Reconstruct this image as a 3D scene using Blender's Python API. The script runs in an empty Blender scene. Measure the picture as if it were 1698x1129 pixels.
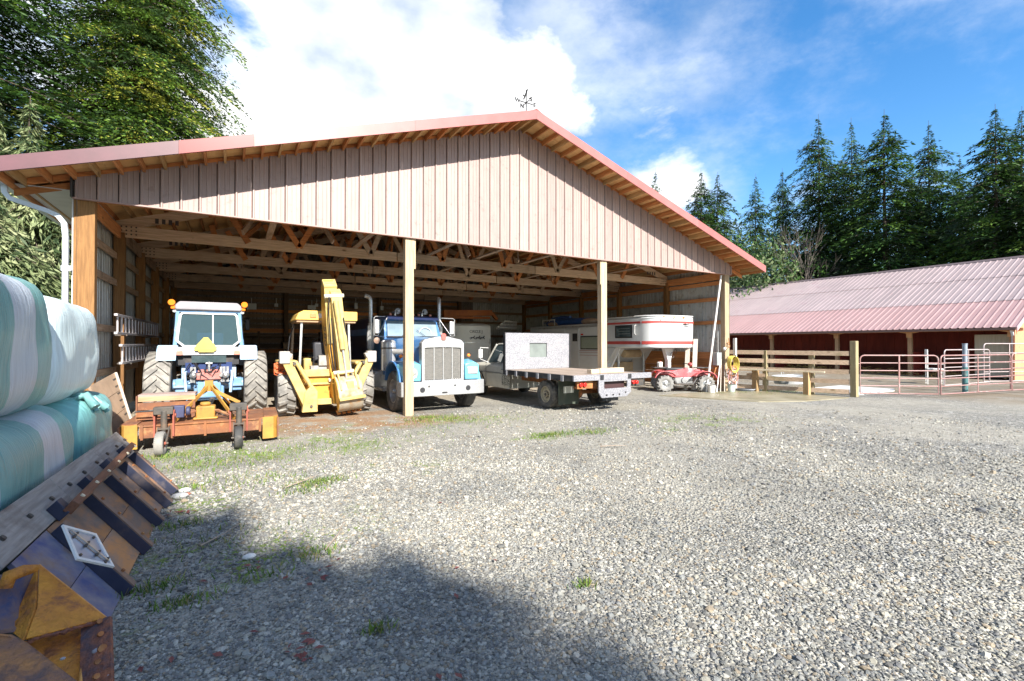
import bpy, bmesh, math, random
import numpy as np
from mathutils import Vector, Matrix
random.seed(7); np.random.seed(7)
R = math.radians
S = bpy.context.scene
COL = S.collection

# ------------------------------------------------------------------ camera
cam = bpy.data.cameras.new('camera'); camo = bpy.data.objects.new('camera', cam); COL.objects.link(camo)
cam.sensor_width = 36; cam.lens = 787.12 / 1698 * 36; cam.clip_start = .05; cam.clip_end = 3000
yaw, pitch = .5297, .0078
camo.location = (2.4387, -11.0788, 1.7246)
camo.rotation_euler = (math.pi / 2 + pitch, 0, -yaw)
S.camera = camo

# ------------------------------------------------------------------ sky and sun
SUN_EL, SUN_AZ = R(34.6), R(178.5)
S.view_settings.view_transform = 'Standard'; S.view_settings.look = 'None'
S.view_settings.gamma = 1; S.view_settings.use_curve_mapping = False
S.view_settings.exposure = 1.46
sun = bpy.data.lights.new('sun', 'SUN'); sun.energy = 4.2; sun.angle = R(.55); sun.color = (1, .955, .88)
so = bpy.data.objects.new('sun', sun); COL.objects.link(so)
so.rotation_euler = (math.pi / 2 - SUN_EL, 0, math.pi - SUN_AZ); so.location = (0, -30, 40)

def img_dir(x, y):
    F = Vector((math.sin(yaw), math.cos(yaw), .0078)); Rt = Vector((math.cos(yaw), -math.sin(yaw), 0)); U = Rt.cross(F)
    return (F + Rt * ((x - 849) / 787.) - U * ((y - 564.5) / 787.)).normalized()

W = bpy.data.worlds.new('World'); S.world = W; W.use_nodes = True
nt = W.node_tree; N = nt.nodes; L = nt.links; N.clear()
def nd(t, **k):
    n = N.new(t)
    for a, b in k.items(): setattr(n, a, b)
    return n
def mth(op, a, b=None, c=None, clamp=False):
    n = N.new('ShaderNodeMath'); n.operation = op; n.use_clamp = clamp
    for i, v in enumerate((a, b, c)):
        if v is None: continue
        if isinstance(v, (int, float)): n.inputs[i].default_value = v
        else: L.new(v, n.inputs[i])
    return n.outputs[0]
sky = nd('ShaderNodeTexSky', sky_type='NISHITA', sun_disc=False, sun_elevation=SUN_EL, sun_rotation=SUN_AZ)
sky.air_density = 1.0; sky.dust_density = .4; sky.ozone_density = 2.2
hs = nd('ShaderNodeHueSaturation'); hs.inputs['Saturation'].default_value = 1.32; hs.inputs['Value'].default_value = .10
L.new(sky.outputs[0], hs.inputs['Color'])
tc = nd('ShaderNodeTexCoord'); gen = tc.outputs['Generated']
mp = nd('ShaderNodeMapping'); mp.inputs['Scale'].default_value = (1, 1, 1.7); L.new(gen, mp.inputs[0])
nz = nd('ShaderNodeTexNoise'); nz.inputs['Scale'].default_value = 2.6; nz.inputs['Detail'].default_value = 9; nz.inputs['Roughness'].default_value = .6
nz.inputs['Distortion'].default_value = .25; L.new(mp.outputs[0], nz.inputs[0])
dens = mth('MULTIPLY_ADD', nz.outputs[0], 1.9, -.45)
def blob(x, y, rad, amp):
    global dens
    d = img_dir(x, y)
    v = nd('ShaderNodeVectorMath', operation='DOT_PRODUCT'); L.new(gen, v.inputs[0]); v.inputs[1].default_value = d
    m = nd('ShaderNodeMapRange', interpolation_type='SMOOTHSTEP'); L.new(v.outputs['Value'], m.inputs[0])
    m.inputs[1].default_value = math.cos(R(rad)); m.inputs[2].default_value = math.cos(R(rad * .25)); m.inputs[3].default_value = 0; m.inputs[4].default_value = amp
    dens = mth('ADD', dens, m.outputs[0])
for b in ((560, 110, 19, .34), (760, 90, 13, .22), (900, 190, 9, .22), (480, 260, 20, .22), (1095, 262, 7.5, .36), (1160, 285, 4, .12), (1120, 100, 7, .17),
          (1490, 50, 12, -.26), (1250, 360, 10, .12), (980, 120, 8, .18), (1640, 230, 16, .03), (1400, 140, 7, .08), (120, 60, 24, .15),
          (1260, 190, 9, -.16), (380, 80, 6.5, -.62), (1060, 20, 10, -.12), (1200, 60, 6, -.05)): blob(*b)
cl = nd('ShaderNodeMapRange', interpolation_type='SMOOTHSTEP'); L.new(dens, cl.inputs[0]); cl.inputs[1].default_value = .50; cl.inputs[2].default_value = .82
nz2 = nd('ShaderNodeTexNoise'); nz2.inputs['Scale'].default_value = 5; nz2.inputs['Detail'].default_value = 6; L.new(mp.outputs[0], nz2.inputs[0])
ccol = nd('ShaderNodeValToRGB'); L.new(nz2.outputs[0], ccol.inputs[0])
ccol.color_ramp.elements[0].position = .35; ccol.color_ramp.elements[0].color = (.25, .295, .36, 1)
ccol.color_ramp.elements[1].position = .6; ccol.color_ramp.elements[1].color = (.56, .565, .57, 1)
veil = nd('ShaderNodeTexNoise'); veil.inputs['Scale'].default_value = 1.5; veil.inputs['Detail'].default_value = 8; veil.inputs['Roughness'].default_value = .62; mpv = nd('ShaderNodeMapping'); mpv.inputs['Scale'].default_value = (1, 1.3, 2.2); mpv.inputs['Location'].default_value = (3.1, .4, 1.7); L.new(gen, mpv.inputs[0]); L.new(mpv.outputs[0], veil.inputs[0])
vm = nd('ShaderNodeMapRange', interpolation_type='SMOOTHSTEP'); L.new(veil.outputs[0], vm.inputs[0]); vm.inputs[1].default_value = .42; vm.inputs[2].default_value = .68; vm.inputs[4].default_value = .52
fac = mth('MAXIMUM', cl.outputs[0], vm.outputs[0])
mx = nd('ShaderNodeMix', data_type='RGBA'); L.new(fac, mx.inputs[0]); L.new(hs.outputs[0], mx.inputs[6]); L.new(ccol.outputs[0], mx.inputs[7])
bg = nd('ShaderNodeBackground'); L.new(mx.outputs[2], bg.inputs[0]); bg.inputs[1].default_value = 1
wo = nd('ShaderNodeOutputWorld'); L.new(bg.outputs[0], wo.inputs[0])

# ------------------------------------------------------------------ materials
MATS = {}
def mat(name, col=(.5, .5, .5), col2=None, rough=.6, metal=0, scale=3, stretch=(1, 1, 1), detail=5, lo=.35, hi=.65, bump=0, bscale=None,
        dirt=None, dscale=2, damt=.5, rnd=0, coat=0, trans=0, alpha=1, emit=None, space='Object', spec=.5, knots=0):
    if name in MATS: return MATS[name]
    m = bpy.data.materials.new(name); m.use_nodes = True; t = m.node_tree; n = t.nodes; l = t.links
    b = n['Principled BSDF']; b.inputs['Roughness'].default_value = rough; b.inputs['Metallic'].default_value = metal
    b.inputs['Specular IOR Level'].default_value = spec
    b.inputs['Base Color'].default_value = (*col, 1); b.inputs['Coat Weight'].default_value = coat
    b.inputs['Transmission Weight'].default_value = trans; b.inputs['Alpha'].default_value = alpha
    if emit: b.inputs['Emission Color'].default_value = (*emit[0], 1); b.inputs['Emission Strength'].default_value = emit[1]
    tc = n.new('ShaderNodeTexCoord'); src = tc.outputs[space if space != 'World' else 'Object']
    if space == 'World':
        src = n.new('ShaderNodeNewGeometry').outputs['Position']
    oi = n.new('ShaderNodeObjectInfo')
    ad = n.new('ShaderNodeVectorMath'); ad.operation = 'MULTIPLY_ADD'; l.new(oi.outputs['Random'], ad.inputs[0]); ad.inputs[1].default_value = (37, 23, 51); l.new(src, ad.inputs[2])
    mpn = n.new('ShaderNodeMapping'); mpn.inputs['Scale'].default_value = stretch
    l.new(ad.outputs[0] if space != 'World' else src, mpn.inputs[0])
    cur = None
    if col2 is not None:
        z = n.new('ShaderNodeTexNoise'); z.inputs['Scale'].default_value = scale; z.inputs['Detail'].default_value = detail; z.inputs['Roughness'].default_value = .6
        l.new(mpn.outputs[0], z.inputs[0])
        r = n.new('ShaderNodeValToRGB'); r.color_ramp.elements[0].position = lo; r.color_ramp.elements[1].position = hi
        r.color_ramp.elements[0].color = (*col, 1); r.color_ramp.elements[1].color = (*col2, 1); l.new(z.outputs[0], r.inputs[0]); cur = r.outputs[0]
    if knots:
        k = n.new('ShaderNodeTexVoronoi'); k.inputs['Scale'].default_value = knots
        mk = n.new('ShaderNodeMapping'); mk.inputs['Scale'].default_value = tuple(1 if s > 2 else .45 for s in stretch); l.new(ad.outputs[0], mk.inputs[0]); l.new(mk.outputs[0], k.inputs[0])
        rk = n.new('ShaderNodeMapRange'); l.new(k.outputs['Distance'], rk.inputs[0]); rk.inputs[1].default_value = .03; rk.inputs[2].default_value = .11; rk.inputs[3].default_value = .75; rk.inputs[4].default_value = 0
        mk2 = n.new('ShaderNodeMix'); mk2.data_type = 'RGBA'; l.new(rk.outputs[0], mk2.inputs[0]); l.new(cur, mk2.inputs[6]); mk2.inputs[7].default_value = (.09, .035, .015, 1); cur = mk2.outputs[2]
    if dirt is not None:
        z = n.new('ShaderNodeTexNoise'); z.inputs['Scale'].default_value = dscale; z.inputs['Detail'].default_value = 8; z.inputs['Roughness'].default_value = .7
        l.new(ad.outputs[0] if space != 'World' else src, z.inputs[0])
        mr = n.new('ShaderNodeMapRange'); l.new(z.outputs[0], mr.inputs[0]); mr.inputs[1].default_value = .62 - .3 * damt; mr.inputs[2].default_value = .78 - .3 * damt; mr.inputs[4].default_value = .92
        x = n.new('ShaderNodeMix'); x.data_type = 'RGBA'; l.new(mr.outputs[0], x.inputs[0])
        if cur: l.new(cur, x.inputs[6])
        else: x.inputs[6].default_value = (*col, 1)
        x.inputs[7].default_value = (*dirt, 1); cur = x.outputs[2]
        if rough < .5:
            rr = n.new('ShaderNodeMapRange'); l.new(mr.outputs[0], rr.inputs[0]); rr.inputs[3].default_value = rough; rr.inputs[4].default_value = .85; l.new(rr.outputs[0], b.inputs['Roughness'])
    if rnd:
        h = n.new('ShaderNodeHueSaturation'); mr = n.new('ShaderNodeMapRange'); l.new(oi.outputs['Random'], mr.inputs[0]); mr.inputs[3].default_value = 1 - rnd; mr.inputs[4].default_value = 1 + rnd
        l.new(mr.outputs[0], h.inputs['Value'])
        if cur: l.new(cur, h.inputs['Color'])
        else: h.inputs['Color'].default_value = (*col, 1)
        cur = h.outputs[0]
    if cur: l.new(cur, b.inputs['Base Color'])
    if bump:
        z = n.new('ShaderNodeTexNoise'); z.inputs['Scale'].default_value = bscale or scale * 3; z.inputs['Detail'].default_value = 6; l.new(mpn.outputs[0], z.inputs[0])
        bp = n.new('ShaderNodeBump'); bp.inputs['Strength'].default_value = min(bump, 1); bp.inputs['Distance'].default_value = .02; l.new(z.outputs[0], bp.inputs['Height']); l.new(bp.outputs[0], b.inputs['Normal'])
    MATS[name] = m
    return m
def wood(name, axis, c1, c2, rnd=.2, knots=3.0, dirt=None, damt=.4, rough=.75):
    st = {'x': (1, 14, 14), 'y': (14, 1, 14), 'z': (14, 14, 1)}[axis]
    return mat(name + '_' + axis, c1, c2, rough=rough, scale=2.2, stretch=st, rnd=rnd, bump=.35, bscale=5, knots=knots, dirt=dirt, damt=damt, dscale=1.3, spec=.25)

# ------------------------------------------------------------------ mesh builder
class MB:
    def __init__(s): s.v = []; s.f = []
    def add(s, vs, fs):
        o = len(s.v); s.v += [tuple(p) for p in vs]; s.f += [tuple(i + o for i in f) for f in fs]; return s
    def box(s, x0, x1, y0, y1, z0, z1):
        return s.add([(x, y, z) for x in (x0, x1) for y in (y0, y1) for z in (z0, z1)], [(0, 1, 3, 2), (4, 6, 7, 5), (0, 4, 5, 1), (2, 3, 7, 6), (0, 2, 6, 4), (1, 5, 7, 3)])
    def beam(s, p, q, w, h, up=(0, 0, 1)):
        p, q = Vector(p), Vector(q); d = (q - p).normalized(); a = d.cross(Vector(up))
        if a.length < 1e-3: a = d.cross(Vector((1, 0, 0)))
        a.normalize(); b = a.cross(d); a *= w / 2; b *= h / 2
        return s.add([p - a - b, p + a - b, p + a + b, p - a + b, q - a - b, q + a - b, q + a + b, q - a + b], [(0, 1, 2, 3), (7, 6, 5, 4), (0, 4, 5, 1), (1, 5, 6, 2), (2, 6, 7, 3), (3, 7, 4, 0)])
    def cyl(s, p, q, r, r2=None, n=14, cap=True):
        if r2 is None: r2 = r
        p, q = Vector(p), Vector(q); d = (q - p).normalized(); a = d.orthogonal().normalized(); b = d.cross(a)
        vs = []
        for c, rr in ((p, r), (q, r2)):
            for i in range(n):
                t = 2 * math.pi * i / n; vs.append(c + (a * math.cos(t) + b * math.sin(t)) * rr)
        fs = [(i, (i + 1) % n, n + (i + 1) % n, n + i) for i in range(n)]
        if cap: fs += [tuple(range(n - 1, -1, -1)), tuple(range(n, 2 * n))]
        return s.add(vs, fs)
    def tube(s, pts, r, n=8, closed=False):
        P = [Vector(p) for p in pts]; m = len(P); vs = []; a = None
        for i in range(m):
            if closed: d = P[(i + 1) % m] - P[i - 1]
            else: d = P[min(i + 1, m - 1)] - P[max(i - 1, 0)]
            d.normalize()
            a = (a - d * a.dot(d)).normalized() if a is not None and (a - d * a.dot(d)).length > 1e-4 else d.orthogonal().normalized()
            b = d.cross(a); rr = r[i] if isinstance(r, (list, tuple)) else r
            for k in range(n):
                t = 2 * math.pi * k / n; vs.append(P[i] + (a * math.cos(t) + b * math.sin(t)) * rr)
        fs = [(i * n + k, i * n + (k + 1) % n, ((i + 1) % m) * n + (k + 1) % n, ((i + 1) % m) * n + k) for i in range(m if closed else m - 1) for k in range(n)]
        if not closed: fs += [tuple(range(n - 1, -1, -1)), tuple(range((m - 1) * n, m * n))]
        return s.add(vs, fs)
    def prism(s, pts, axis, a, b):
        m = len(pts); f3 = {'x': lambda t, p: (t, p[0], p[1]), 'y': lambda t, p: (p[0], t, p[1]), 'z': lambda t, p: (p[0], p[1], t)}[axis]
        return s.add([f3(a, p) for p in pts] + [f3(b, p) for p in pts], [tuple(range(m)), tuple(range(2 * m - 1, m - 1, -1))] + [(i, m + i, m + (i + 1) % m, (i + 1) % m) for i in range(m)])
    def lathe(s, prof, axis='x', c=(0, 0, 0), n=28, close=False):
        vs = []; c = Vector(c)
        for r, h in prof:
            for k in range(n):
                t = 2 * math.pi * k / n; u, w = r * math.cos(t), r * math.sin(t)
                vs.append(c + Vector({'x': (h, u, w), 'y': (u, h, w), 'z': (u, w, h)}[axis]))
        m = len(prof)
        fs = [(i * n + k, i * n + (k + 1) % n, ((i + 1) % m) * n + (k + 1) % n, ((i + 1) % m) * n + k) for i in range(m if close else m - 1) for k in range(n)]
        return s.add(vs, fs)
    def ball(s, c, rx, ry=None, rz=None, n=12, m=8):
        ry = ry or rx; rz = rz or rx; c = Vector(c)
        vs = [c + Vector((0, 0, rz))]
        for i in range(1, m):
            a = math.pi * i / m
            for k in range(n):
                t = 2 * math.pi * k / n; vs.append(c + Vector((rx * math.sin(a) * math.cos(t), ry * math.sin(a) * math.sin(t), rz * math.cos(a))))
        vs.append(c - Vector((0, 0, rz))); fs = [(0, 1 + k, 1 + (k + 1) % n) for k in range(n)]
        for i in range(m - 2):
            for k in range(n):
                a = 1 + i * n + k; b = 1 + i * n + (k + 1) % n; fs.append((a, a + n, b + n, b))
        e = len(vs) - 1; o = 1 + (m - 2) * n; fs += [(e, o + (k + 1) % n, o + k) for k in range(n)]
        return s.add(vs, fs)
    def loft(s, rings, cap=True):
        n = len(rings[0]); m = len(rings)
        fs = [(i * n + k, i * n + (k + 1) % n, (i + 1) * n + (k + 1) % n, (i + 1) * n + k) for i in range(m - 1) for k in range(n)]
        if cap: fs += [tuple(range(n - 1, -1, -1)), tuple(range((m - 1) * n, m * n))]
        return s.add([p for r in rings for p in r], fs)
    def plate(s, pts, th, axis):
        return s.prism(pts, axis, -th / 2, th / 2)
    def xf(s, M):
        s.v = [tuple(M @ Vector(p)) for p in s.v]; return s
    def mesh(s, name, mt, smooth=30, fix=True):
        me = bpy.data.meshes.new(name); me.from_pydata(s.v, [], s.f)
        if fix:
            bm = bmesh.new(); bm.from_mesh(me); bmesh.ops.recalc_face_normals(bm, faces=bm.faces); bm.to_mesh(me); bm.free()
        if mt: me.materials.append(mt)
        if smooth:
            me.shade_smooth(); me.set_sharp_from_angle(angle=R(smooth))
        return me
def OB(name, me, parent=None, loc=(0, 0, 0), rot=(0, 0, 0), scale=None, bevel=0, seg=2):
    o = bpy.data.objects.new(name, me); COL.objects.link(o); o.location = loc; o.rotation_euler = rot
    if scale: o.scale = scale
    if parent: o.parent = parent
    if bevel:
        b = o.modifiers.new('bevel', 'BEVEL'); b.width = bevel; b.segments = seg; b.limit_method = 'ANGLE'; b.angle_limit = R(35)
    return o
def P(name, mb, mt, parent=None, bevel=0, smooth=30, **k):
    return OB(name, mb.mesh(name, mt, smooth), parent, bevel=bevel, **k)
def T(o, label, cat, group=None):
    o['label'] = label; o['category'] = cat
    if group: o['group'] = group
    return o
def thing(name, label, cat, loc=(0, 0, 0), rz=0, group=None):
    o = bpy.data.objects.new(name, None); o.empty_display_size = .2; COL.objects.link(o); o.location = loc; o.rotation_euler = (0, 0, rz)
    return T(o, label, cat, group)
def structure(name, mb, mt, **k):
    o = P(name, mb, mt, **k); o['kind'] = 'structure'; return o
def text(name, s, size, mt, parent, M, depth=.004, align='CENTER'):
    c = bpy.data.curves.new(name, 'FONT'); c.body = s; c.size = size; c.extrude = depth; c.align_x = align; c.align_y = 'CENTER'
    to = bpy.data.objects.new('tmp', c); COL.objects.link(to); bpy.context.view_layer.update()
    me = bpy.data.meshes.new_from_object(to.evaluated_get(bpy.context.evaluated_depsgraph_get())); bpy.data.objects.remove(to)
    me.name = name; me.materials.clear(); me.materials.append(mt)
    o = OB(name, me, parent); o.matrix_local = M; return o
def textM(loc, face='-y', extra=None):
    m = {'-y': Matrix.Rotation(R(90), 4, 'X'), '-x': Matrix.Rotation(R(-90), 4, 'Z') @ Matrix.Rotation(R(90), 4, 'X'), 'z': Matrix.Identity(4)}[face]
    return Matrix.Translation(loc) @ (extra or Matrix.Identity(4)) @ m
def children(o): return [c for c in bpy.data.objects if c.parent == o]
def copy_tree(o, parent=None):
    c = o.copy(); COL.objects.link(c)
    if parent: c.parent = parent
    for ch in children(o): copy_tree(ch, c)
    return c
# ------------------------------------------------------------------ ground
def ground_material():
    m = bpy.data.materials.new('gravel_ground'); m.use_nodes = True; t = m.node_tree; n = t.nodes; l = t.links; b = n['Principled BSDF']
    b.inputs['Roughness'].default_value = .9; b.inputs['Specular IOR Level'].default_value = .2
    pos = n.new('ShaderNodeNewGeometry').outputs['Position']
    def noise(sc, det=4, w=0):
        z = n.new('ShaderNodeTexNoise'); z.inputs['Scale'].default_value = sc; z.inputs['Detail'].default_value = det; z.inputs['Roughness'].default_value = .6; l.new(pos, z.inputs[0]); return z.outputs[0]
    def mr(v, a, c, d=0, e=1):
        q = n.new('ShaderNodeMapRange'); q.interpolation_type = 'SMOOTHSTEP'; l.new(v, q.inputs[0])
        for i, k in zip((1, 2, 3, 4), (a, c, d, e)): q.inputs[i].default_value = k
        return q.outputs[0]
    def mix(f, a, c, bt='MIX'):
        q = n.new('ShaderNodeMix'); q.data_type = 'RGBA'; q.blend_type = bt
        if isinstance(f, float): q.inputs[0].default_value = f
        else: l.new(f, q.inputs[0])
        for i, k in ((6, a), (7, c)):
            if isinstance(k, tuple): q.inputs[i].default_value = (*k, 1)
            else: l.new(k, q.inputs[i])
        return q.outputs[2]
    def mul(a, c, op='MULTIPLY'):
        q = n.new('ShaderNodeMath'); q.operation = op; q.use_clamp = True
        for i, k in enumerate((a, c)):
            if isinstance(k, (int, float)): q.inputs[i].default_value = k
            else: l.new(k, q.inputs[i])
        return q.outputs[0]
    def spot(x, y, rx, ry, rot=0):
        mp = n.new('ShaderNodeMapping'); mp.vector_type = 'TEXTURE'; mp.inputs['Location'].default_value = (x, y, 0); mp.inputs['Rotation'].default_value = (0, 0, R(rot)); mp.inputs['Scale'].default_value = (rx, ry, 1e3); l.new(pos, mp.inputs[0])
        ln = n.new('ShaderNodeVectorMath'); ln.operation = 'LENGTH'; l.new(mp.outputs[0], ln.inputs[0]); return mr(ln.outputs['Value'], 1, .35)
    vor = n.new('ShaderNodeTexVoronoi'); vor.inputs['Scale'].default_value = 42; l.new(pos, vor.inputs[0])
    vo2 = n.new('ShaderNodeTexVoronoi'); vo2.inputs['Scale'].default_value = 13; l.new(pos, vo2.inputs[0])
    sx = n.new('ShaderNodeSeparateColor'); l.new(vor.outputs['Color'], sx.inputs[0])
    cr = n.new('ShaderNodeValToRGB'); l.new(sx.outputs[0], cr.inputs[0]); e = cr.color_ramp
    e.elements[0].color = (.14, .14, .135, 1); e.elements[1].color = (.44, .42, .375, 1)
    for p_, c_ in ((.25, (.22, .23, .23)), (.5, (.36, .355, .33)), (.75, (.44, .41, .35))):
        k = e.elements.new(p_); k.color = (*c_, 1)
    c = cr.outputs[0]
    edge = mr(vor.outputs['Distance'], .25, .75, 1, .35)
    c = mix(1.0, c, edge, 'MULTIPLY')
    s2 = n.new('ShaderNodeSeparateColor'); l.new(vo2.outputs['Color'], s2.inputs[0])
    c = mix(mr(s2.outputs[0], .75, .95, 0, .6), c, (.5, .49, .45))
    c = mix(mr(noise(.35, 5), .34, .6, .12, .62), c, (.40, .37, .30))          # sandy fines
    c = mix(mul(mr(noise(.8, 6), .50, .66), .42), c, (.20, .19, .165))         # damp darker patches
    # moss and low grass patches
    g = mul(mr(noise(1.3, 7), .50, .60), mr(noise(14, 3), .42, .55))
    place = spot(3.3, -1.8, 3.4, 2.3)
    for a in ((6.6, -1.2, 2.2, .8, -10), (7.6, -3.6, 1.6, .8, 0), (2.6, -6.6, 1.7, 1.1, 30), (2.0, -5.0, .7, 1.6, 0), (11.2, -4.2, 3, 1.3, 0), (4.2, -4.6, 1.3, .7, 0), (19.5, -.6, 1.8, 3, 0)): place = mul(place, spot(*a), 'MAXIMUM')
    c = mix(mul(g, place), c, (.17, .24, .045))
    # red brown earth around the parked machines and under the shed roof
    d = mul(mul(spot(3.6, 1.2, 4.2, 3.2), spot(5.0, -.6, 3.0, 1.3, 0), 'MAXIMUM'), mr(noise(1.7, 7), .36, .56))
    c = mix(mul(d, .85), c, (.30, .17, .085))
    inside = mr(n.new('ShaderNodeSeparateXYZ').outputs[1], 1.5, 4.5)
    sp = [q for q in n if q.bl_idname == 'ShaderNodeSeparateXYZ'][0]; l.new(pos, sp.inputs[0])
    band = mul(mul(inside, mr(sp.outputs[0], 19.5, 18.5)), mr(sp.outputs[1], 15.2, 14.5))
    c = mix(mul(band, .8), c, (.42, .355, .27))
    yard = mr(sp.outputs[0], 20.5, 23.5)
    c = mix(mul(yard, mr(noise(.9, 6), .2, .6)), c, (.23, .185, .13))
    far = mr(sp.outputs[0], 44, 46)
    c = mix(far, c, (.06, .08, .03)); c = mix(mr(sp.outputs[0], -3, -5), c, (.07, .09, .035)); c = mix(mr(sp.outputs[1], 19, 22), c, (.07, .09, .035))
    l.new(c, b.inputs['Base Color'])
    h = mul(mr(vor.outputs['Distance'], .0, .8, 1, 0), 1.0)
    bp = n.new('ShaderNodeBump'); bp.inputs['Strength'].default_value = .9; bp.inputs['Distance'].default_value = .02; l.new(h, bp.inputs['Height'])
    l.new(bp.outputs[0], b.inputs['Normal'])
    return m
gm = ground_material()
gb = MB(); gb.add([(-400, -400, 0), (500, -400, 0), (500, 500, 0), (-400, 500, 0)], [(0, 1, 2, 3)])
structure('ground', gb, gm, smooth=0)
# concrete wash pad in front of the right hand post
pad_m = mat('wet_concrete', (.34, .31, .22), (.20, .17, .10), rough=.35, scale=.9, detail=7, bump=.2, bscale=20, dirt=(.12, .13, .05), damt=.25, dscale=1.2, space='World')
pb = MB(); pb.prism([(14.7, .15), (19.0, .1), (19.45, -3.4), (17.2, -3.2), (15.9, -2.6)], 'z', -.02, .022)
structure('concrete_pad', pb, pad_m)

def stones():
    rng = np.random.default_rng(3); pts = []; sc = []
    cx, cy = 2.4387, -11.0788
    for r0, r1, den, s0 in ((2.2, 3.6, 4300, .0070), (3.6, 5.2, 3200, .0074), (5.2, 7.5, 1500, .0084), (7.5, 11, 460, .0095), (11, 15, 110, .011)):
        a0, a1 = yaw - R(52), yaw + R(52); k = int(den * .5 * (a1 - a0) * (r1 * r1 - r0 * r0))
        rr = np.sqrt(rng.uniform(r0 * r0, r1 * r1, k)); aa = rng.uniform(a0, a1, k)
        x = cx + rr * np.sin(aa); y = cy + rr * np.cos(aa); ok = (x > 1.4) & (y < .2) & ((rng.uniform(0, 1, k) < .45 + .55 * (np.sin(x * .9 + y * .35 + 1.2 * np.sin(y * .5)) > -.35)) | (rr < 4.5)) & ~((x > 14.5) & (y > -3.6)) & ((((x - 3.4) / 4.2) ** 2 + ((y + .9) / 2.6) ** 2 > 1) | (rng.uniform(0, 1, k) < .22)) & ((((x - 2.2) / .9) ** 2 + ((y + 6.9) / .9) ** 2 > 1) | (rng.uniform(0, 1, k) < .6))
        x, y = x[ok], y[ok]; s = s0 * rng.lognormal(0, .38, len(x)); pts.append(np.stack([x, y, s * .25], 1)); sc.append(s)
    pts = np.concatenate(pts); sc = np.concatenate(sc)
    me = bpy.data.meshes.new('loose_gravel'); me.vertices.add(len(pts)); me.vertices.foreach_set('co', pts.ravel().astype(np.float32))
    at = me.attributes.new('size', 'FLOAT', 'POINT'); at.data.foreach_set('value', sc.astype(np.float32)); me.update()
    o = OB('loose_gravel', me); o['kind'] = 'stuff'; T(o, 'loose grey gravel stones covering the yard in front of the shed', 'gravel')
    m = bpy.data.materials.new('gravel_stone'); m.use_nodes = True; n = m.node_tree.nodes; l = m.node_tree.links; b = n['Principled BSDF']; b.inputs['Roughness'].default_value = .75; b.inputs['Specular IOR Level'].default_value = .3
    oi = n.new('ShaderNodeObjectInfo'); cr = n.new('ShaderNodeValToRGB'); l.new(oi.outputs['Random'], cr.inputs[0]); e = cr.color_ramp; e.interpolation = 'CONSTANT'
    cols = [(.15, .15, .145), (.21, .21, .20), (.30, .295, .27), (.25, .255, .25), (.33, .31, .26), (.18, .17, .155), (.40, .385, .35), (.29, .24, .18), (.26, .26, .255), (.44, .42, .38), (.23, .225, .21), (.17, .17, .175)]
    e.elements[0].color = (*cols[0], 1); e.elements[1].position = 1 / 12; e.elements[1].color = (*cols[1], 1)
    for i in range(2, 12): k = e.elements.new(i / 12); k.color = (*cols[i], 1)
    z = n.new('ShaderNodeTexNoise'); z.inputs['Scale'].default_value = 90; g_ = n.new('ShaderNodeNewGeometry'); l.new(g_.outputs['Position'], z.inputs[0])
    q = n.new('ShaderNodeMapRange'); l.new(z.outputs[0], q.inputs[0]); q.inputs[3].default_value = .7; q.inputs[4].default_value = 1.25
    x = n.new('ShaderNodeMix'); x.data_type = 'RGBA'; x.blend_type = 'MULTIPLY'; x.inputs[0].default_value = 1; l.new(cr.outputs[0], x.inputs[6]); l.new(q.outputs[0], x.inputs[7])
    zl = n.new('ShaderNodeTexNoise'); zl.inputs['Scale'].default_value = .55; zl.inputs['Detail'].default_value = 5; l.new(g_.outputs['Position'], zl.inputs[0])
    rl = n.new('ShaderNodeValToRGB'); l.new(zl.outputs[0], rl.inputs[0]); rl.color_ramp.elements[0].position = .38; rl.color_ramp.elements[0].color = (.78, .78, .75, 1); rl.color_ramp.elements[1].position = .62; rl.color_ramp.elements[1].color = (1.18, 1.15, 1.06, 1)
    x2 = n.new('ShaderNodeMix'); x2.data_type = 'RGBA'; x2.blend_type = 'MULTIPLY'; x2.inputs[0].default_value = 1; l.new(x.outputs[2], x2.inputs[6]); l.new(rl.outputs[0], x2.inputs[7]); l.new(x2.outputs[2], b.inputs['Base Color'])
    ng = bpy.data.node_groups.new('scatter', 'GeometryNodeTree'); ng.interface.new_socket('Geometry', in_out='INPUT', socket_type='NodeSocketGeometry'); ng.interface.new_socket('Geometry', in_out='OUTPUT', socket_type='NodeSocketGeometry')
    a = ng.nodes; k = ng.links; gi = a.new('NodeGroupInput'); go = a.new('NodeGroupOutput')
    gti = a.new('GeometryNodeGeometryToInstance')
    for i in range(6):
        ico = a.new('GeometryNodeMeshIcoSphere'); ico.inputs['Radius'].default_value = 1; ico.inputs['Subdivisions'].default_value = 2
        sp = a.new('GeometryNodeSetPosition'); k.new(ico.outputs[0], sp.inputs['Geometry'])
        nz = a.new('ShaderNodeTexNoise'); nz.noise_dimensions = '4D'; nz.inputs['W'].default_value = i * 7.3; nz.inputs['Scale'].default_value = 1.1; nz.inputs['Detail'].default_value = 1
        sb = a.new('ShaderNodeVectorMath'); sb.operation = 'SUBTRACT'; k.new(nz.outputs['Color'], sb.inputs[0]); sb.inputs[1].default_value = (.5, .5, .5)
        ml = a.new('ShaderNodeVectorMath'); ml.operation = 'SCALE'; k.new(sb.outputs[0], ml.inputs[0]); ml.inputs['Scale'].default_value = 1.9
        k.new(ml.outputs[0], sp.inputs['Offset']); tr = a.new('GeometryNodeTransform'); k.new(sp.outputs[0], tr.inputs[0]); tr.inputs['Scale'].default_value = (1.15, .85 + .05 * i, .62)
        sm = a.new('GeometryNodeSetMaterial'); sm.inputs['Material'].default_value = m; k.new(tr.outputs[0], sm.inputs[0])
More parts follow.
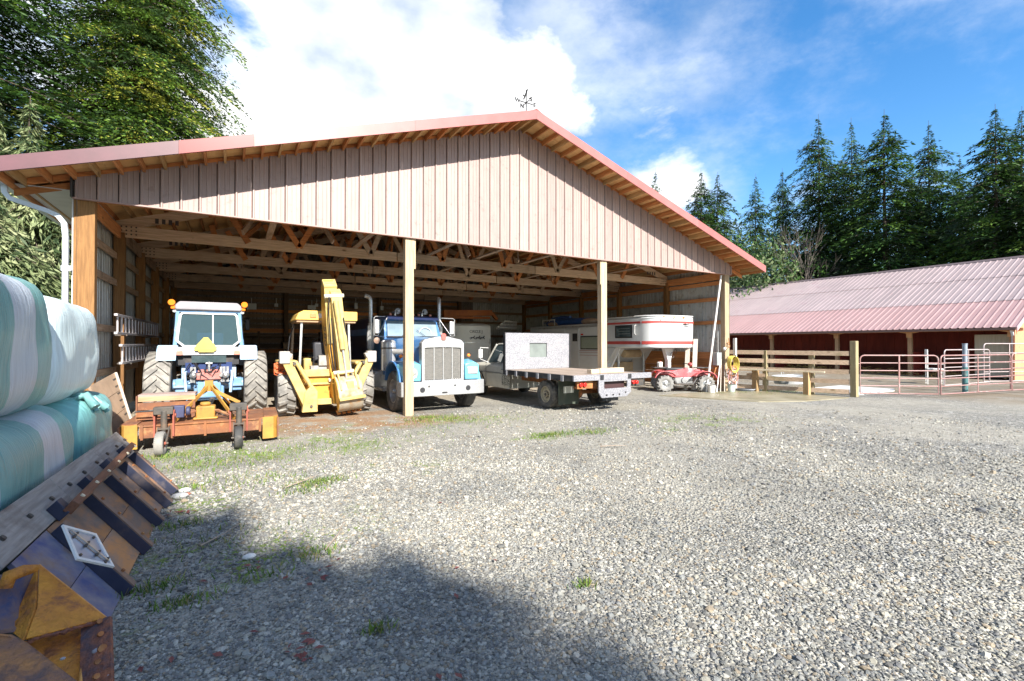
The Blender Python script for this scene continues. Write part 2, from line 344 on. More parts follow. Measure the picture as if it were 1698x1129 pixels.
        k.new(sm.outputs[0], gti.inputs[0])
    iop = a.new('GeometryNodeInstanceOnPoints'); k.new(gi.outputs[0], iop.inputs['Points']); k.new(gti.outputs[0], iop.inputs['Instance']); iop.inputs['Pick Instance'].default_value = True
    na = a.new('GeometryNodeInputNamedAttribute'); na.data_type = 'FLOAT'; na.inputs['Name'].default_value = 'size'
    rv = a.new('FunctionNodeRandomValue'); rv.data_type = 'FLOAT_VECTOR'; rv.inputs[0].default_value = (-.5, -.5, 0); rv.inputs[1].default_value = (.5, .5, 6.28)
    k.new(rv.outputs[0], iop.inputs['Rotation']); k.new(na.outputs[0], iop.inputs['Scale']); k.new(iop.outputs[0], go.inputs[0])
    mo = o.modifiers.new('scatter', 'NODES'); mo.node_group = ng
    print('stones', len(pts))
stones()
# ------------------------------------------------------------------ machine shed
WX, EZ, BAY, NB = 18.29, 4.30, 2.84, 5
DY = BAY * NB; SL = .322; PK = WX / 2
OHY, OHX = -.885, .80
def roof_z(x, top=7.76): return top - SL * abs(x - PK)
shed = thing('machine_shed', 'large open front pole shed with pink brown metal gable and timber trusses', 'shed')
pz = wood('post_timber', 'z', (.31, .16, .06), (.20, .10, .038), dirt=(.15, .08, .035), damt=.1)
old_x = wood('grey_timber', 'x', (.62, .46, .31), (.44, .31, .20), rnd=.16, dirt=(.17, .12, .085), damt=.05)
old_y = wood('grey_timber', 'y', (.46, .33, .23), (.31, .21, .14), rnd=.16, dirt=(.12, .08, .05), damt=.25)
red_x = wood('red_timber', 'x', (.62, .26, .09), (.44, .16, .055), rnd=.25)
red_y = wood('red_timber', 'y', (.58, .26, .10), (.40, .16, .06), rnd=.25)
red_z = wood('red_timber', 'z', (.62, .28, .10), (.44, .18, .07), rnd=.25)
ply = mat('plywood', (.78, .50, .22), (.68, .40, .16), rough=.8, scale=1.3, stretch=(1, 6, 6), rnd=.12, dirt=(.33, .15, .05), damt=.15, dscale=1.6)
pink = mat('pink_brown_metal', (.36, .265, .235), (.315, .225, .20), rough=.5, scale=4, stretch=(6, 1, .5), rnd=.09, dirt=(.24, .16, .14), damt=.16, dscale=5, metal=.0)
flash = mat('pink_flashing', (.43, .135, .12), (.37, .115, .10), rough=.38, scale=3, rnd=.08, coat=.15)
flash_d = mat('shaded_mauve_flashing', (.125, .045, .055), (.10, .038, .046), rough=.4, scale=3)  # mauve left length, darkened further to carry the tree shade across it
flash_r = mat('shaded_red_flashing', (.24, .02, .018), (.17, .015, .012), rough=.35, scale=2)  # red length beside it, shade on it also put into the paint
galv = mat('galvanised_sheet', (.52, .53, .51), (.42, .43, .41), rough=.5, metal=.25, scale=2.5, stretch=(3, 3, .6), dirt=(.22, .19, .14), damt=.3, dscale=3, rnd=.06)
white_sheet = mat('pale_soffit', (.62, .60, .58), (.54, .52, .50), rough=.5, scale=3)

# posts
for x, w, sx in ((.135, .29, 0), (6.08, .21, 0), (12.2, .22, 0), (18.13, .24, 0)):
    m = wood('sunlit_post', 'z', (.50, .385, .26), (.38, .28, .17), knots=2.2, dirt=(.33, .2, .09), damt=.1) if x > 1 else pz  # left front post gets darker wood, its shade painted into the colour
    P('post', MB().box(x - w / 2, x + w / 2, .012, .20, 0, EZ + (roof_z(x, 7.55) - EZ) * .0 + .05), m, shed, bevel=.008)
for k in range(1, NB + 1):
    for x in (.17, WX - .17):
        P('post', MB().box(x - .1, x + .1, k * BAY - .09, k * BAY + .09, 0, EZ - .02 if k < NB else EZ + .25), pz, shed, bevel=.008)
for x in (4.6, 9.1, 13.7):
    P('post', MB().box(x - .09, x + .09, DY - .10, DY + .08, 0, roof_z(x) - .5), wood('dark_post', 'z', (.20, .13, .08), (.13, .08, .05)), shed)
# middle posts carry a second board at the head
for x, s in ((6.08, 1), (12.2, -1)):
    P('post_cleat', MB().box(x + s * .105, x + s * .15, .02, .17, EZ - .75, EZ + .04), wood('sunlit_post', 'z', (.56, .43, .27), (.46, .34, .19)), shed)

# side wall girts and plates
for side, x in ((0, .115), (1, WX - .115)):
    for k in range(NB):
        y0, y1 = k * BAY + (.2 if k == 0 else .09), (k + 1) * BAY - .09
        for z in ((3.73, 3.12, 2.06, 1.15) if side == 0 else (4.03, 3.43, 2.55)):
            s = 1 if side == 0 else -1
            P('girt', MB().box(x - .022, x + .022, y0, y1, z - .07 + .003 * k, z + .07 + .003 * k), old_y if side == 0 else red_y, shed)
        xx = x + (.06 if side == 0 else -.06)
        P('eave_plate', MB().box(xx - .025, xx + .025, y0 - .08, y1 + .08, EZ - .16 + .004 * (k % 2), EZ + .10 + .004 * (k % 2)), red_y if side or k == 0 else old_y, shed)
# siding sheets: corrugated geometry
def rib_profile(u0, u1, pitch=.152, broad=.0, h=.02):
    pts = []; u = u0
    while u < u1 - 1e-4:
        e = min(u + pitch, u1); pts += [(u, 0), (u + pitch * .62, 0), (u + pitch * .74, h), (u + pitch * .88, h)]
        u = e
    pts = [p for p in pts if p[0] < u1 - 1e-4] + [(u1, 0)]
    return pts
def sheet(mk, u0, u1, z0, zt, pitch=.152, h=.02):
    """mk(u, d, z) -> point; zt(u) top height"""
    pr = rib_profile(u0, u1, pitch, h=h); mb = MB()
    vs = [mk(u, d, z0) for u, d in pr] + [mk(u, d, zt(u)) for u, d in pr]; n = len(pr)
    vs += [mk(u, d - .004, z0) for u, d in pr] + [mk(u, d - .004, zt(u)) for u, d in pr]
    fs = [(i, i + 1, n + i + 1, n + i) for i in range(n - 1)] + [(2 * n + i, 3 * n + i, 3 * n + i + 1, 2 * n + i + 1) for i in range(n - 1)]
    fs += [(i, 2 * n + i, 2 * n + i + 1, i + 1) for i in range(n - 1)] + [(n + i, n + i + 1, 3 * n + i + 1, 3 * n + i) for i in range(n - 1)]
    return mb.add(vs, fs)
for k in range(16):
    y0, y1 = k * DY / 16, (k + 1) * DY / 16 - .004
    P('siding_sheet', sheet(lambda u, d, z: (.035 - d, u, z), y0, y1, .15, lambda u: EZ + .32, .16, .034), galv, shed, smooth=0)
    P('siding_sheet', sheet(lambda u, d, z: (WX - .035 + d, u, z), y0, y1, 1.42, lambda u: EZ + .32, .16, .034), galv, shed, smooth=0)
for k in range(20):
    x0, x1 = k * WX / 20, (k + 1) * WX / 20
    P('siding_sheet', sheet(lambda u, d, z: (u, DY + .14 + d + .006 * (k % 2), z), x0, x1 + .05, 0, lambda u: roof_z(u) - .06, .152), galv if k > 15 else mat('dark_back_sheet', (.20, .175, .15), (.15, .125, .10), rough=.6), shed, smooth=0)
# timber dado at the right wall and back wall boards
for k in range(NB):
    for j in range(5):
        P('dado_board', MB().box(WX - .085, WX - .055, k * BAY + .1, (k + 1) * BAY - .1, .06 + j * .275, .325 + j * .275), red_y, shed)
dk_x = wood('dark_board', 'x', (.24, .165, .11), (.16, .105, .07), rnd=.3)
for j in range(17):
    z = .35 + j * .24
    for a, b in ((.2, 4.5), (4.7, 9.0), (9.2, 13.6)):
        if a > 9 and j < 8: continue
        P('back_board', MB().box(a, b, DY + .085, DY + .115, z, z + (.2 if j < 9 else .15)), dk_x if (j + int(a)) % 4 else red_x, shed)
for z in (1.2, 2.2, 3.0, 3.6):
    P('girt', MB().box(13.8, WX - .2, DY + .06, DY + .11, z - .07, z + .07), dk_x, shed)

# gable cladding, one panel per broad rib
npan = 60
for i in range(npan):
    x0, x1 = i * WX / npan + .007, (i + 1) * WX / npan - .007
    w = x1 - x0; pr = [(0, 0), (.012, .024), (.034, .024), (.046, 0), (.125, 0), (.13, .006), (.14, .006), (.145, 0), (.21, 0), (.215, .006), (.225, .006), (.23, 0), (w, 0)]
    zb = 4.305; vs = []
    for z_ in (0, 1):
        for dd in (0, -.004):
            vs += [(x0 + u, -.012 - d - dd, (zb if z_ == 0 else roof_z(x0 + u, 7.60))) for u, d in pr]
    n = len(pr); fs = []
    for i2 in range(n - 1):
        fs += [(i2, i2 + 1, 2 * n + i2 + 1, 2 * n + i2), (n + i2, 3 * n + i2, 3 * n + i2 + 1, n + i2 + 1), (i2, n + i2, n + i2 + 1, i2 + 1)]
    P('gable_panel', MB().add(vs, fs), pink, shed, smooth=0)
P('gable_shadow_backing', MB().prism([(0, 4.31), (WX, 4.31), (WX, roof_z(WX, 7.58)), (PK, 7.58), (0, roof_z(0, 7.58))], 'y', -.006, .004), mat('rib_shadow_dark', (.05, .03, .03), rough=.8), shed)  # dark sheet showing through panel gaps, added to paint the ribs' shadow lines
P('gable_trim', MB().box(-.012, WX + .012, -.052, .010, 4.275, 4.303), mat('trim_dark', (.34, .22, .19), rough=.5), shed)
P('corner_trim', MB().box(WX - .005, WX + .045, -.05, .10, EZ + .005, EZ + .35), pink, shed)
P('corner_trim', MB().box(-.045, -.014, -.05, .10, EZ + .005, EZ + .38), mat('dark_edge', (.05, .05, .05), rough=.5), shed)
P('gable_header', MB().box(.3, WX - .3, .03, .075, EZ - .02, EZ + .24), red_x, shed)

# purlins, running from the rake overhang to the back
npur = 31
for s in (-1, 1):
    for i in range(npur):
        t = .12 + i * (PK + OHX - .3) / (npur - 1); x = PK + s * t; zt = roof_z(x, 7.76) - .075
        mb = MB(); mb.prism([(x - .02, zt - .135), (x + .02, zt - .135), (x + .02, zt), (x - .02, zt)], 'y', OHY + .028, DY + .25)
        P('purlin', mb, red_y if i % 3 else wood('new_timber', 'y', (.56, .36, .17), (.44, .26, .11)), shed)
# blocking between the purlin ends over the gable and the rake beam
for s in (-1, 1):
    for i in range(npur - 1):
        ta = .12 + i * (PK + OHX - .3) / (npur - 1); tb = .12 + (i + 1) * (PK + OHX - .3) / (npur - 1)
        xa, xb = PK + s * (ta + .022), PK + s * (tb - .022)
        za, zb_ = roof_z(xa) - .085, roof_z(xb) - .085
        P('blocking', MB().prism([(xa, za - .11), (xb, zb_ - .11), (xb, zb_), (xa, za)], 'y', -.010, .03), red_x, shed)
    xa, xb = PK + s * .1, PK + s * (PK + OHX - .03)
    P('rake_beam', MB().prism([(xa, roof_z(xa) - .34), (xb, roof_z(xb) - .34), (xb, roof_z(xb) - .225), (xa, roof_z(xa) - .225)], 'y', .035, .08), red_x, shed)
# roof deck and metal
for s in (-1, 1):
    nseg = 8
    for i in range(nseg):
        ta, tb = i * (PK + OHX) / nseg, (i + 1) * (PK + OHX) / nseg - .004; xa, xb = PK + s * ta, PK + s * tb
        for a, b in ((OHY + .026, 1.5), (1.504, 4), (4.004, 6.5), (6.504, 9), (9.004, 11.5), (11.504, DY + .3)):
            P('deck_board', MB().prism([(xa, roof_z(xa) - .073), (xb, roof_z(xb) - .073), (xb, roof_z(xb) - .055), (xa, roof_z(xa) - .055)], 'y', a, b), ply, shed)
    xa, xb = PK, PK + s * (PK + OHX + .03)
    mb = MB(); k = 0; y = OHY
    pr = rib_profile(OHY, DY + .35, .3, h=.02)
    vs = [(xa, y_, roof_z(xa) - .045 + d) for y_, d in pr] + [(xb, y_, roof_z(xb) - .045 + d) for y_, d in pr]; n = len(pr)
    mb.add(vs, [(i, i + 1, n + i + 1, n + i) for i in range(n - 1)])
    P('roof_sheet', mb, mat('roof_red', (.36, .15, .13), (.30, .12, .11), rough=.4), shed, smooth=0)
P('ridge_cap', MB().prism([(PK - .3, roof_z(PK - .3) - .01), (PK, 7.79), (PK + .3, roof_z(PK + .3) - .01), (PK + .3, roof_z(PK + .3) - .02), (PK, 7.775), (PK - .3, roof_z(PK - .3) - .02)], 'y', OHY - .01, DY + .3), flash, shed, smooth=0)
# fascia lengths
def fascia(xa, xb, m):
    P('fascia', MB().prism([(xa, roof_z(xa) - .235), (xb, roof_z(xb) - .235), (xb, roof_z(xb)), (xa, roof_z(xa))], 'y', OHY - .012, OHY + .024), m, shed)
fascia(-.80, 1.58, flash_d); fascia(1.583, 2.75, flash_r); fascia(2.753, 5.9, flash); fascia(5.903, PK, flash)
fascia(PK + .003, 12.3, flash); fascia(12.303, 15.4, flash); fascia(15.403, WX + OHX - .02, flash)
# eave fascia, soffit, gutter and downspout on the left
P('eave_board', MB().box(-.80, -.765, OHY + .03, DY, roof_z(-.8) - .22, roof_z(-.8) - .07), red_y, shed)
P('eave_board', MB().box(WX + .765, WX + .80, OHY + .03, DY, roof_z(-.8) - .22, roof_z(-.8) - .07), red_y, shed)
wm = mat('pale_gutter_paint', (.62, .68, .74), (.56, .62, .68), rough=.35, scale=2)
g = MB(); 
for (a, b) in (((-.93, 4.36), (-.93, 4.50)), ((-.93, 4.36), (-.81, 4.36)), ((-.81, 4.36), (-.81, 4.50))):
    g.beam((a[0], OHY + .05, a[1]), (a[0], DY, a[1]), .004, .004)
g = MB().prism([(-.945, 4.50), (-.935, 4.37), (-.815, 4.37), (-.808, 4.48), (-.816, 4.48), (-.823, 4.378), (-.928, 4.378), (-.938, 4.50)], 'y', OHY + .05, DY)
P('gutter', g, wm, shed, smooth=0)
P('side_soffit', MB().box(-.76, -.05, .02, DY, 4.42, 4.435), white_sheet, shed)
for i in range(6): P('outer_sheet', MB().box(-.03, -.012, .02 + i * .5, .50 + i * .5, .2, 4.6), white_sheet, shed)
def rect_tube(pts, w=.075):
    mb = MB(); P_ = [Vector(p) for p in pts]; rings = []
    for i, p in enumerate(P_):
        d = (P_[min(i + 1, len(P_) - 1)] - P_[max(i - 1, 0)]).normalized(); b = Vector((0, 1, 0)); a = d.cross(b).normalized()
        rings.append([p + a * w * .5 + b * w * .5, p - a * w * .5 + b * w * .5, p - a * w * .5 - b * w * .5, p + a * w * .5 - b * w * .5])
    return mb.loft(rings)
P('downspout', rect_tube([(-.87, -.02, 4.37), (-.86, -.02, 4.25), (-.80, -.02, 4.16), (-.35, -.02, 4.02), (-.20, -.02, 3.95), (-.12, -.02, 3.83), (-.10, -.02, 3.6), (-.10, -.02, .1)]), wm, shed, smooth=40)
for z in (3.0, 1.5): P('downspout_strap', MB().box(-.15, -.015, -.07, -.062, z, z + .09), wm, shed)

# trusses
def truss(y, k):
    if k < 5:
        for s in (-1, 1):
            mb = MB()
            for i in range(4):
                for j in range(3): mb.cyl((PK + s * (PK - .2 - .09 * i), y - .03, EZ - .04 + .085 * j), (PK + s * (PK - .2 - .09 * i), y - .018, EZ - .04 + .085 * j), .018, n=8)
                mb.box(PK + s * (PK - .85 - .13 * i) - .035, PK + s * (PK - .85 - .13 * i) + .035, y + .0225, y + .0245, EZ + .28, EZ + .40)
            P('truss_bolt', mb, mat('bolt_dark', (.06, .05, .045), rough=.5), shed)
    tx = lambda a, b, w, m, nm='truss_web', off=0: P(nm, MB().beam((a[0], y + off, a[1]), (b[0], y + off, b[1]), .045, w, up=(0, 1, 0)).xf(Matrix.Identity(4)), m, shed)
    def member(a, b, w, m, nm, off=0, th=.045):
        a = Vector((a[0], 0, a[1])); b = Vector((b[0], 0, b[1])); d = (b - a).normalized(); p = Vector((-d.z, 0, d.x)) * w / 2
        mb = MB().prism([((a - p).x, (a - p).z), ((b - p).x, (b - p).z), ((b + p).x, (b + p).z), ((a + p).x, (a + p).z)], 'y', y + off - th / 2, y + off + th / 2)
        return P(nm, mb, m, shed)
    zc = EZ + .02
    for a, b in ((.12, 6.6), (6.63, 11.5), (11.53, WX - .12)):
        member((a, zc), (b, zc), .27, old_x, 'bottom_chord')
    for s in (-1, 1):
        a = (PK + s * (PK - .12), EZ + .02 + .12); b = (PK, roof_z(PK) - .36)
        member(a, b, .24, old_x, 'top_chord', off=.048)
        q = lambda t, z: (PK + s * t, z)
        top = lambda t: roof_z(PK + t) - .40
        for (t0, z0, t1, z1, w) in ((6.4, zc, 6.9, top(6.9), .14), (5.2, zc, 5.9, top(5.9), .14), (5.2, zc, 4.3, top(4.3), .14), (3.3, zc, 4.3, top(4.3), .14), (3.3, zc, 2.4, top(2.4), .14), (1.1, zc, 2.4, top(2.4), .14), (1.1, zc, .15, top(.1), .14)):
            member(q(t0, z0), q(t1, z1), w, [red_x, old_x, red_x][int(t0 * 10 + k) % 3], 'truss_web', off=-.048)
        # lateral braces rising towards the roof out of plane
    for t in (-7.3, -6.6, 6.9): member((PK + t, top(abs(t)) + .25), (PK + t + .12 * (1 if t < 0 else -1), top(abs(t)) - .16), .14, red_x, 'purlin_cleat', off=-.1)
for k in range(1, NB + 1): truss(k * BAY if k < NB else DY - .15, k)
# knee braces out of plane: diagonal boards between trusses
for x, s in ((2.6, 1), (3.6, 1), (4.6, -1), (6.9, 1), (8.4, -1), (10.1, 1), (11.6, -1), (13.4, 1), (14.8, -1)):
    for k in range(0, NB - 1):
        y = k * BAY + 1.6
        P('sway_brace', MB().beam((x, y, 4.32 + .35 * ((x * 7 + k) % 2 > 1)), (x + .55 * s, y + 1.24, roof_z(x + .5 * s) - .32), .04, .13), red_y if (k + int(x)) % 2 else old_y, shed)
for x in (3.2, 5.4, 7.6, 9.15, 10.9, 12.9, 15.0):
    P('bridging', MB().box(x - .07, x + .07, .2, DY - .3, EZ + .165, EZ + .20), old_y, shed)
# ------------------------------------------------------------------ trees
def leaf_mat(name, c, c2):
    m = bpy.data.materials.new(name); m.use_nodes = True; n = m.node_tree.nodes; l = m.node_tree.links; n.clear()
    o = n.new('ShaderNodeOutputMaterial'); d = n.new('ShaderNodeBsdfPrincipled'); t = n.new('ShaderNodeBsdfTranslucent'); mx = n.new('ShaderNodeMixShader'); mx.inputs[0].default_value = .28
    d.inputs['Roughness'].default_value = .55; d.inputs['Specular IOR Level'].default_value = .25
    g = n.new('ShaderNodeNewGeometry'); z = n.new('ShaderNodeTexNoise'); z.inputs['Scale'].default_value = .9; z.inputs['Detail'].default_value = 5; l.new(g.outputs['Position'], z.inputs[0])
    r = n.new('ShaderNodeValToRGB'); r.color_ramp.elements[0].position = .4; r.color_ramp.elements[1].position = .62
    r.color_ramp.elements[0].color = (*c, 1); r.color_ramp.elements[1].color = (*c2, 1); l.new(z.outputs[0], r.inputs[0])
    l.new(r.outputs[0], d.inputs['Base Color']); l.new(r.outputs[0], t.inputs['Color']); l.new(d.outputs[0], mx.inputs[1]); l.new(t.outputs[0], mx.inputs[2]); l.new(mx.outputs[0], o.inputs[0])
    return m
LV = [leaf_mat('needle_dark', (.018, .035, .014), (.03, .06, .02)), leaf_mat('needle_mid', (.035, .085, .018), (.06, .13, .025)), leaf_mat('needle_light', (.08, .16, .025), (.12, .20, .03))]
LP = [leaf_mat('cedar_dark', (.05, .08, .035), (.08, .12, .05)), leaf_mat('cedar_pale', (.16, .21, .09), (.24, .28, .13)), leaf_mat('cedar_tip', (.28, .33, .16), (.36, .38, .2))]
LY = [leaf_mat('fir_dark', (.03, .065, .018), (.05, .09, .025)), leaf_mat('fir_green', (.09, .18, .025), (.15, .24, .035)), leaf_mat('fir_yellow', (.26, .30, .04), (.38, .37, .06))]
bark = mat('bark', (.10, .075, .055), (.055, .04, .03), rough=.9, scale=6, stretch=(4, 4, .6), bump=.8)
def fol_mesh(name, quads, mi, mats_):
    """quads: (n,4,3)"""
    n = len(quads); me = bpy.data.meshes.new(name); me.vertices.add(4 * n); me.vertices.foreach_set('co', quads.reshape(-1).astype(np.float32))
    me.loops.add(4 * n); me.loops.foreach_set('vertex_index', np.arange(4 * n, dtype=np.int32)); me.polygons.add(n)
    me.polygons.foreach_set('loop_start', np.arange(0, 4 * n, 4, dtype=np.int32)); me.polygons.foreach_set('loop_total', np.full(n, 4, np.int32))
    for m in mats_: me.materials.append(m)
    me.polygons.foreach_set('material_index', mi.astype(np.int32)); me.update(calc_edges=True); return me
def conifer_mesh(seed, h, r, nb, leaf, step, droop=.45, base=.06, power=.8, mats_=LV, probs=(.5, .35, .15), hang=.5, lift=.25, k=3, wide=.3, rag=.3):
    g = np.random.default_rng(seed); z0 = h * (base + (1 - base) * g.uniform(0, 1, nb) ** 1.15); Lb = r * np.clip(1 - z0 / h, 0.012, 1) ** power * g.uniform(1 - rag, 1 + rag * .5, nb) * (1 + .18 * np.sin(z0 * 2.1 + seed)) * np.minimum(1, .12 + (h - z0) / 4.0) + .10
    az = g.uniform(0, 2 * np.pi, nb); Q = []; MI = []; bmb = MB()
    for i in range(nb):
        m = max(2, int(Lb[i] / step)); t = np.repeat((np.arange(m) + g.uniform(.1, .9, m)) / m, k); nn = len(t); t = .12 + .88 * t
        u = np.array([np.cos(az[i]), np.sin(az[i]), 0]); v = np.array([-u[1], u[0], 0])
        pos = np.outer(Lb[i] * t, u); pos[:, 2] += z0[i] + Lb[i] * (lift * t - droop * t * t)
        wid = Lb[i] * .22 * (1 - .6 * t); pos += np.outer(g.uniform(-1, 1, nn) * wid, v); pos[:, 2] -= g.uniform(0, 1, nn) * leaf * hang * min(1, Lb[i])
        an = g.normal(0, .75, nn); d = np.cos(an)[:, None] * u + np.sin(an)[:, None] * v; d[:, 2] = -g.uniform(.1, 1.0, nn) * hang * 1.4 + .15; d /= np.linalg.norm(d, axis=1)[:, None]
        s = np.cross(d, g.normal(0, 1, (nn, 3)) * .6 + [0, 0, 1]); s /= np.linalg.norm(s, axis=1)[:, None] + 1e-6
        ll = (leaf * g.uniform(.6, 1.3, nn) * min(1, .35 + Lb[i] / 2.2))[:, None]; w = ll * wide * .5
        Q.append(np.stack([pos, pos + d * ll * .45 + s * w, pos + d * ll, pos + d * ll * .45 - s * w], 1)); MI.append(np.full(nn, g.choice(3, p=probs)) if g.random() < .6 else g.choice(3, nn, p=probs))
        if Lb[i] > 1.2 and i % 3 == 0:
            bmb.tube([(u[0] * Lb[i] * a, u[1] * Lb[i] * a, z0[i] + Lb[i] * (lift * a - droop * a * a)) for a in (0, .4, .8)], [.045, .03, .012], n=4)
    tr = MB(); pts = [(math.sin(a * 3 + seed) * .08, math.cos(a * 4) * .08, h * a * 1.02) for a in np.linspace(0, 1, 8)]; tr.tube(pts, [max(.012, h * .0145 * (1 - a) ** 1.1) for a in np.linspace(0, 1, 8)], n=9)
    return fol_mesh('crown', np.concatenate(Q), np.concatenate(MI), mats_), tr.mesh('trunk', bark), (bmb.mesh('limbs', bark) if bmb.v else None)
def tree(name, label, cat, meshes, loc, rz=0, s=(1, 1, 1), group=None):
    t = thing(name, label, cat, loc, rz, group); t.scale = s
    OB('crown', meshes[0], t); OB('trunk', meshes[1], t)
    if len(meshes) > 2 and meshes[2]: OB('limbs', meshes[2], t)['kind'] = 'stuff'
    return t
far = [conifer_mesh(11 + i, 24, 4.9 + i * .5, 850, .46, .32, droop=.55 + .05 * i, power=.58, k=5, wide=.24, hang=.7, rag=.95, lift=.34) for i in range(3)]
def at_ray(x, X):
    a = (x - 849) / 787.; dx = math.sin(yaw) + math.cos(yaw) * a; dy = math.cos(yaw) - math.sin(yaw) * a; t = (X - 2.4387) / dx
    return X, -11.0788 + dy * t, t
FT = [(1087, 284, 47, 'lone thin conifer tip just above the right slope of the shed roof', .8), (1163, 284, 46, 'left one of the paired conifers beside the shed eave', 1), (1191, 289, 48, 'right one of the paired conifers beside the shed eave', 1),
      (1254, 292, 50, 'short slim conifer above the far end of the stable roof', .85), (1298, 283, 52, 'narrow conifer left of the leafless tree', .8), (1358, 195, 54, 'tall ragged conifer right of the leafless tree', .95),
      (1414, 200, 56, 'slender tall conifer between two fuller ones', .8), (1470, 187, 53, 'fullest tall conifer at the middle of the row behind the stable', 1.15), (1543, 205, 56, 'tall dark conifer with a thin spire right of the fullest one', .95),
      (1592, 262, 58, 'shorter conifer filling the gap right of the thin spire', 1), (1652, 178, 52, 'large conifer near the right edge with the highest tip', 1.1), (1697, 182, 55, 'conifer cut off by the right edge of the view', 1.1),
      (1330, 400, 66, 'low dark conifer behind the leafless tree', 1.2), (1225, 380, 60, 'low conifer glimpsed behind the paired ones', 1.2), (1510, 300, 66, 'half hidden conifer behind the fullest one', 1.4), (1440, 310, 68, 'half hidden conifer behind the slender one', 1.4),
      (1740, 220, 50, 'conifer just past the right edge', 1.2), (1800, 200, 52, 'outer conifer past the right edge', 1.2), (1620, 300, 68, 'dim conifer behind the gap at the right', 1.4), (1380, 330, 70, 'dim conifer behind the ragged one', 1.4)]
for i, (x, y, X, lab, wd) in enumerate(FT):
    X, Yy, t = at_ray(x, X); h = 1.72 + (570 - y) / 787. * t; s = h / 24
    tree('conifer', lab, 'tree', far[i % 3], (X, Yy, 0), i * 1.3, (s * wd * .92, s * wd * .92, s), 'row of conifers behind the stable')
# big conifers behind and left of the shed
bigA = conifer_mesh(31, 34, 8.4, 1500, .27, .20, droop=.55, power=.7, mats_=LY, probs=(.44, .40, .16), k=8, wide=.27, hang=.55, base=.25, rag=.35)
bigB = conifer_mesh(32, 34, 8.0, 1150, .28, .21, droop=.55, power=.7, mats_=LV, probs=(.52, .36, .12), k=8, wide=.27, hang=.45, base=.04, rag=.35)
tree('conifer', 'huge yellow green fir right behind the left roof slope of the shed', 'tree', bigA, (-1.9, 19.6, 0), 0, (.78, .78, 1))
tree('conifer', 'tall dark conifer at the upper left corner of the view', 'tree', bigB, (-8.2, 16.0, 0), 1, (1, 1, .95))
tree('conifer', 'dark conifer crowding behind the upper left corner', 'tree', bigB, (-12.5, 11.0, 0), 2.4, (.95, .95, .9))
tree('conifer', 'green fir standing further back behind the yellow green one', 'tree', bigA, (-14.0, 27.0, 0), 3.6, (1, 1, 1.05))
cedar = conifer_mesh(41, 8.6, 3.1, 620, .42, .13, droop=.75, power=.6, mats_=LP, probs=(.34, .44, .22), k=5, wide=.19, hang=1.2, base=.02)
tree('cedar_tree', 'pale drooping cedar beside the white downspout', 'tree', cedar, (-3.7, 11.6, 0), 0, (1, 1, 1.18))
tree('cedar_tree', 'pale cedar at the left edge above the wrapped bales', 'tree', cedar, (-3.4, 7.0, 0), 2, (.8, .8, .82))
tree('cedar_tree', 'cedar deeper in the shade behind the pale ones', 'tree', cedar, (-5.6, 14.2, 0), 4, (1.1, 1.1, 1.4))
# conifers behind the photographer, whose shade falls across the yard
shade = conifer_mesh(51, 24, 6.2, 620, .80, .38, droop=.45, k=4, wide=.36, base=.05, power=.5, rag=.6)
for i, (x, ty, h, w, lab) in enumerate(((-4.5, 9.0, 30, .8, 'tall conifer behind the viewer at the far left'), (.0, .6, 21, .85, 'conifer behind the viewer shading the plank panel'), (3.0, -5.2, 20, .9, 'conifer behind the viewer shading the near gravel'),
                                         (4.2, -7.0, 19, .8, 'conifer behind the viewer shading the gravel at centre'), (-3.6, -1, 23, 1.1, 'leftmost conifer behind the viewer'), (1.9, -3.0, 18, .85, 'shorter conifer behind the viewer'))):
    tree('conifer', lab, 'tree', shade, (x, ty - 1.449 * h, 0), i * 1.1, (h / 24 * w, h / 24 * w, h / 24), 'conifers behind the viewer')

def bush_mesh(seed, r, n, leaf, mats_, zs=1.0, k=7):
    g = np.random.default_rng(seed); c = g.normal(0, 1, (k, 3)) * [r * .45, r * .45, r * .3 * zs]; c[:, 2] = abs(c[:, 2]) + r * .5 * zs; i = g.integers(0, k, n)
    d = g.normal(0, 1, (n, 3)); d /= np.linalg.norm(d, axis=1)[:, None]; rad = r * .55 * g.uniform(.5, 1, n) ** .5; p = c[i] + d * rad[:, None] * [1, 1, zs]; p[:, 2] = np.maximum(p[:, 2], .05)
    e = g.normal(0, 1, (n, 3)); e /= np.linalg.norm(e, axis=1)[:, None]; s = np.cross(e, d); s /= np.linalg.norm(s, axis=1)[:, None] + 1e-6; ll = leaf * g.uniform(.6, 1.3, n)[:, None]
    tr = MB(); 
    for a in range(5): tr.tube([(0, 0, 0), tuple(c[a % k] * .5), tuple(c[a % k])], [.06, .04, .01], n=5)
    return fol_mesh('crown', np.stack([p, p + e * ll * .5 + s * ll * .3, p + e * ll, p + e * ll * .5 - s * ll * .3], 1), g.choice(3, n, p=(.3, .45, .25)), mats_), tr.mesh('trunk', bark)
X, Yy, t = at_ray(1255, 46); tree('bush', 'pale leafy bush above the far end of the stable roof', 'bush', bush_mesh(5, 4.4, 7200, .28, [LV[1], LP[0], LP[1]], 1.7), (X, Yy, 0), 0, (1.1, 1.1, 1.25))
hedge = bush_mesh(6, 3.0, 5200, .24, LV, 1.1)
for i, (x, y, lab) in enumerate(((-5.0, 20, 'dark shrub behind the drooping cedars'), (-3.2, 15.5, 'dark shrub under the cedars'), (-5, 12, 'dark shrub beside the back corner of the shed'), (-12, -1, 'dark shrub far left under the trees'))):
    tree('bush', lab, 'bush', hedge, (x, y, 0), i * 1.7, (1.2, 1.2, 1), 'shrubs under the left trees')
